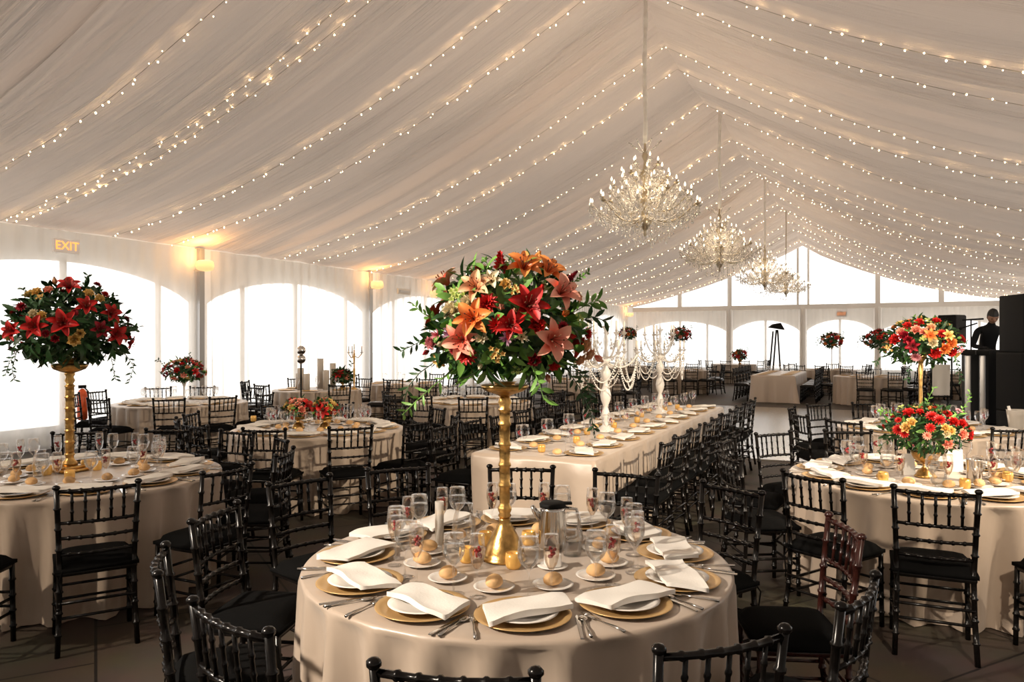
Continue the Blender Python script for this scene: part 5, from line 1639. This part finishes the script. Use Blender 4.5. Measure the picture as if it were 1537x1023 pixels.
# ---------------------------------------------------------------- white candelabras with pearl swags
CA = empty('white_candelabra', (0, 0, 0))
b = MB(); b.lathe([(0, 0), (0.12, 0), (0.125, 0.012), (0.10, 0.03), (0.06, 0.045), (0.035, 0.07), (0.028, 0.10), (0.045, 0.13), (0.050, 0.17), (0.035, 0.22), (0.022, 0.26), (0.030, 0.28), (0.050, 0.33), (0.058, 0.38), (0.045, 0.44), (0.025, 0.49), (0.022, 0.53), (0.040, 0.55), (0.055, 0.60), (0.050, 0.64), (0.028, 0.67), (0.024, 0.72), (0.05, 0.74), (0.05, 0.76), (0, 0.765)], 20)
b.obj('baluster_column', M['whitepaint'], CA)
CUP = MB(); CUP.lathe([(0.004, -0.03), (0.02, -0.015), (0.034, 0.0), (0.036, 0.004), (0.014, 0.006), (0.014, 0.03), (0.0, 0.03)], 12); CUPM = CUP.mesh('candle_cup', M['crystal'])
CDL = MB(); CDL.lathe([(0, 0.02), (0.010, 0.02), (0.010, 0.12), (0, 0.122)], 8); CDLM = CDL.mesh('candle', M['wax'])
tipsC = []
for (n, r, z0, z1, off) in ((6, 0.33, 0.72, 0.78, 0.2), (5, 0.20, 0.78, 0.98, 0.6)):
    for k in range(n):
        a = 2 * PI * k / n + off
        ab = MB()
        ab.tube([(rr * math.cos(a), rr * math.sin(a), z0 + (z1 - z0) * t - 0.07 * math.sin(PI * t) + 0.03 * max(0, t - 0.8) * 5) for t, rr in [(q / 8, 0.03 + (r - 0.03) * q / 8) for q in range(9)]], 0.010, 6)
        ao = ab.obj('arm', M['crystal'] if n == 5 else M['whitepaint'], CA)
        tip = Vector((r * math.cos(a), r * math.sin(a), z1 + 0.06))
        link('candle_cup', CUPM, ao, loc=tip); link('candle', CDLM, ao, loc=tip)
        link('crystal_drop', DRM, ao, loc=tip - Vector((0, 0, 0.03)))
        tipsC.append((tip, a, r))
b = MB(); b.lathe([(0.022, 0.75), (0.03, 0.82), (0.014, 0.88), (0.026, 0.95), (0.014, 1.02), (0.02, 1.08), (0.045, 1.10), (0.045, 1.11), (0.012, 1.115), (0, 1.2)], 12); b.obj('top_spire', M['crystal'], CA)
for k in range(6):
    pm = MB(); a, c_ = tipsC[k][0] - Vector((0, 0, 0.05)), tipsC[(k + 1) % 6][0] - Vector((0, 0, 0.05))
    for sg in (0.26, 0.34):
        nn_ = 34
        for i in range(nn_ + 1):
            t = i / nn_; p = a.lerp(c_, t); p.z -= sg * 4 * t * (1 - t)
            pm.ball(p, 0.009, 5, 3)
    pm.obj('pearl_swag', M['pearl'], CA)
cbm = MB()
for i in range(120):
    k = rc.randrange(len(tipsC)); t0, a, r = tipsC[k]
    q = rc.uniform(0.3, 1.05)
    cbm.octa((t0.x * q, t0.y * q, t0.z - 0.05 - rc.uniform(0, 0.12)), 0.009, 0.016)
cb_ = cbm.obj('crystal_beads', M['crystal'], CA, smooth=False); cb_['kind'] = 'stuff'
for k, y in enumerate((7.64, 9.86)):
    place(CA, USED, (-2.585, y, ZT), 0.4 * k, ('nearer' if k == 0 else 'farther') + ' white candelabra with pearl swags on the long head table', 'candelabra', 'white candelabras on the head table')
# small gold candelabra on the candle table, black globe lamp beside it
p8 = W(-3.12, 15.0)
o = empty('gold_candelabra', (p8.x, p8.y, ZT), 0, 'slim gold three armed candelabra on the candle table', 'candelabra')
b = MB(); b.lathe([(0, 0), (0.09, 0), (0.03, 0.03), (0.014, 0.06), (0.022, 0.4), (0.012, 0.42), (0.02, 0.7), (0.01, 0.72), (0.012, 0.78), (0, 0.78)], 12); b.obj('stem', M['gold'], o)
for k in range(3):
    a = 2 * PI * k / 3 + 0.4
    b = MB(); b.tube([(0, 0, 0.66), (0.08 * math.cos(a), 0.08 * math.sin(a), 0.62), (0.15 * math.cos(a), 0.15 * math.sin(a), 0.70)], 0.009, 6); ao = b.obj('arm', M['gold'], o)
    link('candle_cup', CUPM, ao, loc=(0.15 * math.cos(a), 0.15 * math.sin(a), 0.73)); link('candle', CDLM, ao, loc=(0.15 * math.cos(a), 0.15 * math.sin(a), 0.73))
link('candle', CDLM, o, loc=(0, 0, 0.77))
p8 = W(-3.85, 13.85)
o = empty('globe_lamp', (p8.x, p8.y, 0), 0, 'thin black floor lamp with two stacked silver globes before the second arched window', 'lamp')
b = MB(); b.lathe([(0, 0), (0.14, 0), (0.14, 0.015), (0.02, 0.03), (0.014, 0.05), (0.014, 1.30), (0, 1.30)], 12); b.obj('pole', M['matblack'], o)
for zz in (1.38, 1.54):
    b = MB(); b.ball((0, 0, zz), 0.085, 16, 10); b.obj('globe', M['steel'], o)

# ---------------------------------------------------------------- stage, speakers, musician
b = MB(); b.box((3.02, 15.2, 0.25), (3.7, 5.2, 0.5)); 
o = b.obj('stage', M['matblack'], smooth=False); tag(o, 'low black stage platform at the right side of the tent', 'stage')
b = MB(); b.box((1.95, 13.15, 0.5 + 0.54), (1.6, 0.5, 1.08), bev=0.02); 
o = b.obj('music_booth', M['matblack'], smooth=False); tag(o, 'black draped music booth at the front of the stage', 'booth')
for k, (px, D) in enumerate([(1452, 10.62), (1474, 10.70)]):
    q = W((px - 768) * D / FPX, D)
    o = empty('truss_post', (q.x, q.y, 0), 0, ['left', 'right'][k] + ' upright silver truss post in front of the black booth', 'post', 'silver truss posts')
    b = MB(); b.box((0, 0, 0.76), (0.07, 0.07, 1.50), bev=0.01); b.obj('upright', M['alu'], o)
    b = MB(); b.box((0, 0, 0.01), (0.14, 0.14, 0.02), bev=0.004); b.obj('base_plate', M['matblack'], o)
    b = MB(); b.box((0, 0, 1.545), (0.16, 0.16, 0.06), bev=0.01); b.obj('cap', M['matblack'], o)


def speaker(loc, rz, w, d, h, label, tilt=0):
    o = empty('loudspeaker', loc, rz, label, 'loudspeaker')
    b = MB(); b.box((0, 0, h / 2), (w, d, h), bev=0.02); b.obj('cabinet', M['matblack'], o)
    b = MB(); b.box((0, -d / 2 - 0.008, h / 2), (w * 0.9, 0.02, h * 0.94), bev=0.008); b.obj('grille', M['grille'], o)
    b = MB(); b.box((w * 0.30, -d / 2 - 0.02, h * 0.06), (0.05, 0.006, 0.012)); b.obj('badge', M['alu'], o)
    return o


q = W(6.90, 10.0)
speaker((q.x, q.y, 0), YAW * 0.8, 0.68, 0.62, 0.78, 'large black subwoofer on the floor at the far right, bottom of the stack')
speaker((q.x, q.y, 0.78), YAW * 0.8, 0.68, 0.62, 0.78, 'large black subwoofer stacked second from the floor at the far right')
speaker((q.x, q.y, 1.56), YAW * 0.8, 0.62, 0.58, 0.76, 'tall black loudspeaker on top of the right stack')
q = W((1428 - 768) * 15.5 / FPX, 15.5)
o = empty('speaker_stand', (q.x, q.y, 0.5), 0.3, 'black tripod stand carrying the tilted loudspeaker behind the bright bouquet', 'stand')
b = MB(); b.tube([(0, 0, 0.02), (0, 0, 1.16)], 0.018, 8); b.obj('pole', M['matblack'], o)
for k in range(3):
    a = k * 2.094
    b = MB(); b.tube([(0, 0, 0.40), (0.19 * math.cos(a), 0.19 * math.sin(a), 0.012)], 0.012, 6); b.obj('leg', M['matblack'], o)
o = speaker((q.x, q.y, 1.66), YAW + 0.5, 0.38, 0.36, 0.58, 'black loudspeaker on a tripod just behind the bright right bouquet')
# microphone stand and keyboard arm
q = W((1457 - 768) * 12.35 / FPX, 12.35)
o = empty('microphone_stand', (q.x, q.y, 0.5), 0, 'black microphone stand with crossbar beside the bending musician', 'microphone stand')
b = MB(); b.lathe([(0, 0), (0.14, 0), (0.14, 0.015), (0.015, 0.03), (0.011, 0.05), (0.011, 1.56), (0, 1.56)], 10); b.obj('pole', M['matblack'], o)
b = MB(); b.tube([cdir(-0.14, 0, 1.55), cdir(0.20, 0, 1.57)], 0.014, 6); b.obj('crossbar', M['matblack'], o)
b = MB(); b.tube([cdir(-0.15, 0, 1.42), cdir(0.10, 0, 1.50)], 0.012, 6); b.ball(cdir(-0.17, 0, 1.415), 0.028, 8, 6); b.obj('microphone', M['matblack'], o)
# easel with a white board
q = W((1411 - 768) * 11.9 / FPX, 11.9)
o = empty('easel', (q.x, q.y, 0.0), YAW, 'blank white board on a black easel under the bright right bouquet', 'easel')
b = MB()
b.tube([(-0.17, 0, 0.01), (-0.10, 0.05, 1.4)], 0.014, 6); b.tube([(0.17, 0, 0.01), (0.10, 0.05, 1.4)], 0.014, 6); b.tube([(0, 0.4, 0.01), (0, 0.06, 1.38)], 0.014, 6); b.box((0, -0.01, 0.84), (0.36, 0.05, 0.02)); b.obj('easel_frame', M['matblack'], o)
b = MB()
b.grid(lambda u, v: ((u - 0.5) * (0.26 + 0.02 * v), -0.03 + 0.006 * math.sin(u * 9), 0.86 + 0.48 * v), 10, 4)
b.box((0, -0.012, 1.10), (0.26, 0.01, 0.48)); b.obj('white_board', M['napkin'], o)

# the musician, bending over the booth
def person_at(loc, rz, label):
    o = empty('person', loc, rz, label, 'person')
    J = {  # x right, y forward, z up
        'pelvis': (0, 0, 0.95), 'waist': (0, 0.04, 1.10), 'chest': (0, 0.16, 1.30), 'collar': (0, 0.24, 1.42), 'neck': (0, 0.285, 1.47), 'skull0': (0, 0.32, 1.53),
        'hipL': (-0.10, 0, 0.90), 'kneeL': (-0.12, 0.04, 0.50), 'ankL': (-0.12, -0.03, 0.09), 'toeL': (-0.13, 0.12, 0.04),
        'hipR': (0.10, 0, 0.90), 'kneeR': (0.12, 0.06, 0.50), 'ankR': (0.13, 0.0, 0.09), 'toeR': (0.15, 0.15, 0.04),
        'shL': (-0.18, 0.20, 1.38), 'elL': (-0.25, 0.26, 1.13), 'wrL': (-0.17, 0.47, 1.10), 'haL': (-0.15, 0.53, 1.095),
        'shR': (0.18, 0.20, 1.38), 'elR': (0.26, 0.25, 1.13), 'wrR': (0.16, 0.47, 1.10), 'haR': (0.14, 0.53, 1.095)}
    R_ = {'pelvis': 0.135, 'waist': 0.125, 'chest': 0.145, 'collar': 0.10, 'neck': 0.058, 'skull0': 0.06, 'hipL': 0.095, 'kneeL': 0.062, 'ankL': 0.045, 'toeL': 0.038, 'hipR': 0.095, 'kneeR': 0.062, 'ankR': 0.045, 'toeR': 0.038,
          'shL': 0.062, 'elL': 0.045, 'wrL': 0.028, 'haL': 0.030, 'shR': 0.062, 'elR': 0.045, 'wrR': 0.028, 'haR': 0.030}
    E_ = [('pelvis', 'waist'), ('waist', 'chest'), ('chest', 'collar'), ('collar', 'neck'), ('neck', 'skull0'), ('pelvis', 'hipL'), ('hipL', 'kneeL'), ('kneeL', 'ankL'), ('ankL', 'toeL'), ('pelvis', 'hipR'), ('hipR', 'kneeR'), ('kneeR', 'ankR'), ('ankR', 'toeR'),
          ('collar', 'shL'), ('shL', 'elL'), ('elL', 'wrL'), ('wrL', 'haL'), ('collar', 'shR'), ('shR', 'elR'), ('elR', 'wrR'), ('wrR', 'haR')]
    names = list(J); idx = {n: i for i, n in enumerate(names)}
    V_ = [J[n] for n in names]; ED = [(idx[a], idx[c]) for a, c in E_]; RR = [R_[n] for n in names]
    for s in (-1, 1):
        h0 = J['haL'] if s < 0 else J['haR']; hi = idx['haL'] if s < 0 else idx['haR']
        for k in range(5):
            if k < 4:
                base = (h0[0] + (k - 1.5) * 0.019, h0[1] + 0.03, h0[2]); l = (0.055, 0.065, 0.06, 0.045)[k]
                pts = [base, (base[0] + (k - 1.5) * 0.003, base[1] + l * 0.5, base[2] - 0.005), (base[0] + (k - 1.5) * 0.004, base[1] + l, base[2] - 0.025)]
            else:
                base = (h0[0] - s * 0.035, h0[1] - 0.005, h0[2] - 0.005); pts = [base, (base[0] - s * 0.02, base[1] + 0.03, base[2] - 0.01), (base[0] - s * 0.02, base[1] + 0.05, base[2] - 0.015)]
            prev = hi
            for p_ in pts:
                V_.append(p_); RR.append(0.009); ED.append((prev, len(V_) - 1)); prev = len(V_) - 1
    me = bpy.data.meshes.new('body'); me.from_pydata(V_, ED, []); me.update()
    bo_ = link('body', me, o)
    sk = bo_.modifiers.new('skin', 'SKIN')
    for i, v in enumerate(me.skin_vertices[0].data):
        v.radius = (RR[i], RR[i] * (0.75 if i < 4 else 1)); v.use_root = (i == 0)
    sb_ = bo_.modifiers.new('sub', 'SUBSURF'); sb_.levels = 2; sb_.render_levels = 2
    dg = bpy.context.evaluated_depsgraph_get(); dg.update()
    me2 = bpy.data.meshes.new_from_object(bo_.evaluated_get(dg))
    bo_.modifiers.clear(); bo_.data = me2
    me2.materials.clear(); me2.materials.append(M['suit'])
    for p_ in me2.polygons: p_.use_smooth = True
    # head with a face, looking down at the booth
    h = MB()
    def hd(u, v):
        a = 2 * PI * u; e = -PI / 2 + PI * v
        x = 0.075 * math.cos(e) * math.sin(a); y = 0.095 * math.cos(e) * math.cos(a); z = 0.118 * math.sin(e)
        fw = max(0, math.cos(a)) * math.cos(e)
        if z < -0.03: x *= 1 + (z + 0.03) * 2.2; y *= 1 + (z + 0.03) * 1.0
        y += 0.020 * math.exp(-((x / 0.014) ** 2) - ((z + 0.018) / 0.022) ** 2) * (fw > 0.3)
        y -= 0.008 * math.exp(-(((abs(x) - 0.032) / 0.014) ** 2) - ((z - 0.008) / 0.012) ** 2) * (fw > 0.2)
        y += 0.006 * math.exp(-((x / 0.025) ** 2) - ((z + 0.058) / 0.008) ** 2) * (fw > 0.3)
        return (x, y, z)
    h.grid(hd, 40, 28)
    for s in (-1, 1): h.ball((s * 0.077, -0.005, -0.005), 0.026, 8, 6, sc=(0.35, 0.7, 1.1))
    mt = Matrix.Translation((0, 0.36, 1.60)) @ Matrix.Rotation(-0.55, 4, 'X')
    ho = h.obj('head', M['skin'], o); ho.matrix_basis = mt
    e_ = MB()
    for s in (-1, 1): e_.ball((s * 0.031, 0.083, 0.008), 0.010, 8, 6, sc=(1.3, 0.5, 0.7))
    e_.obj('eyes', M['matblack'], ho)
    hr = MB()
    def hf(u, v):
        a = 2 * PI * u; e = -0.35 + (PI / 2 + 0.35) * v
        k = 1.09 + 0.03 * math.sin(9 * a)
        x = 0.075 * math.cos(e) * math.sin(a) * k; y = 0.095 * math.cos(e) * math.cos(a) * k - 0.010; z = 0.118 * math.sin(e) * k + 0.012
        if math.cos(a) > 0.25 and z < 0.055: z = 0.055 + (z - 0.055) * 0.1; y *= 0.97
        return (x, y, z)
    hr.grid(hf, 36, 12); hr.obj('hair', M['hair'], ho)
    return o


M['suit'] = simple('black_suit', (0.008, 0.008, 0.009), 0.8, spec=0.2)
M['skin'] = simple('skin', (0.30, 0.16, 0.10), 0.5, sss=0.1)
M['hair'] = simple('dark_hair', (0.008, 0.006, 0.005), 0.6)
q = W((1481 - 768) * 12.55 / FPX, 12.55)
person_at((q.x, q.y + 0.12, 0.5), PI + 0.15, 'person in black bending over the music booth on the stage')

# ice bucket with wrapped bottles on the right rear table
q = W(5.36, 8.02)
o = empty('ice_bucket', (q.x, q.y, ZT), 0, 'white wine bucket with wrapped bottles at the right edge of the picture', 'ice bucket')
b = MB(); b.lathe([(0, 0), (0.085, 0), (0.09, 0.01), (0.118, 0.22), (0.122, 0.225), (0.112, 0.22), (0.086, 0.015), (0, 0.015)], 28); b.obj('bucket', M['frost'], o)
for k, (x, d, tl) in enumerate([(-0.05, 0, -0.2), (0.05, 0.02, 0.2), (0.0, -0.04, 0.05)]):
    b = MB(); b.lathe([(0, 0.02), (0.032, 0.02), (0.034, 0.17), (0.016, 0.215), (0.014, 0.27 - 0.05 * (k == 2)), (0, 0.27 - 0.05 * (k == 2))], 12); bo_ = b.obj('bottle', M['napkin'], o); bo_.location = cdir(x, d, 0.0); bo_.rotation_euler = (0, tl, 0)
b = MB(); b.ball((0, 0, 0.19), 0.10, 14, 6, sc=(1, 1, 0.25)); b.obj('ice', M['frost'], o)

# black tripod work light near the gable, far head table ware
q = W((1165 - 768) * 26.5 / FPX, 26.5)
o = empty('tripod_light', (q.x, q.y, 0), 0, 'black tripod light stand with angled lamp head before the gable wall', 'light stand')
b = MB(); b.tube([cdir(-0.30, 0, 0.01), cdir(-0.12, 0, 2.05)], 0.03, 6); b.obj('leg', M['matblack'], o)
b = MB(); b.tube([cdir(0.18, 0, 0.01), cdir(0.04, 0, 2.1)], 0.03, 6); b.obj('leg', M['matblack'], o)
b = MB(); b.tube([cdir(0, 0.5, 0.01), cdir(0, 0.02, 2.1)], 0.03, 6); b.obj('leg', M['matblack'], o)
b = MB(); b.add([cdir(-0.28, -0.1, 2.18), cdir(0.26, -0.1, 2.10), cdir(0.26, 0.1, 2.10), cdir(-0.28, 0.1, 2.18), cdir(-0.12, -0.1, 2.30), cdir(0.12, -0.1, 2.34), cdir(0.12, 0.1, 2.34), cdir(-0.12, 0.1, 2.30)], [(3, 2, 1, 0), (4, 5, 6, 7), (0, 1, 5, 4), (1, 2, 6, 5), (2, 3, 7, 6), (3, 0, 4, 7)]); b.obj('lamp_head', M['matblack'], o, smooth=False)
for i in range(6):
    for s in (-1, 1):
        x = -2.62 + s * 0.33; y = 22.4 + 0.58 * i
        sd_ = 'right' if s > 0 else 'left'
        item('charger_plate', CHARGER, Vector((x, y, 0)), ZT, 0, 'tiny distant charger, %s on the %s side of the far rectangular table' % (nth[i], sd_), 'charger plate', 'chargers on the far rectangular table')
        item('water_goblet', GOBF, Vector((x - s * 0.15, y + 0.12, 0)), ZT, 0, 'tiny distant glass, %s on the %s side of the far rectangular table' % (nth[i], sd_), 'glass', 'glasses on the far rectangular table')
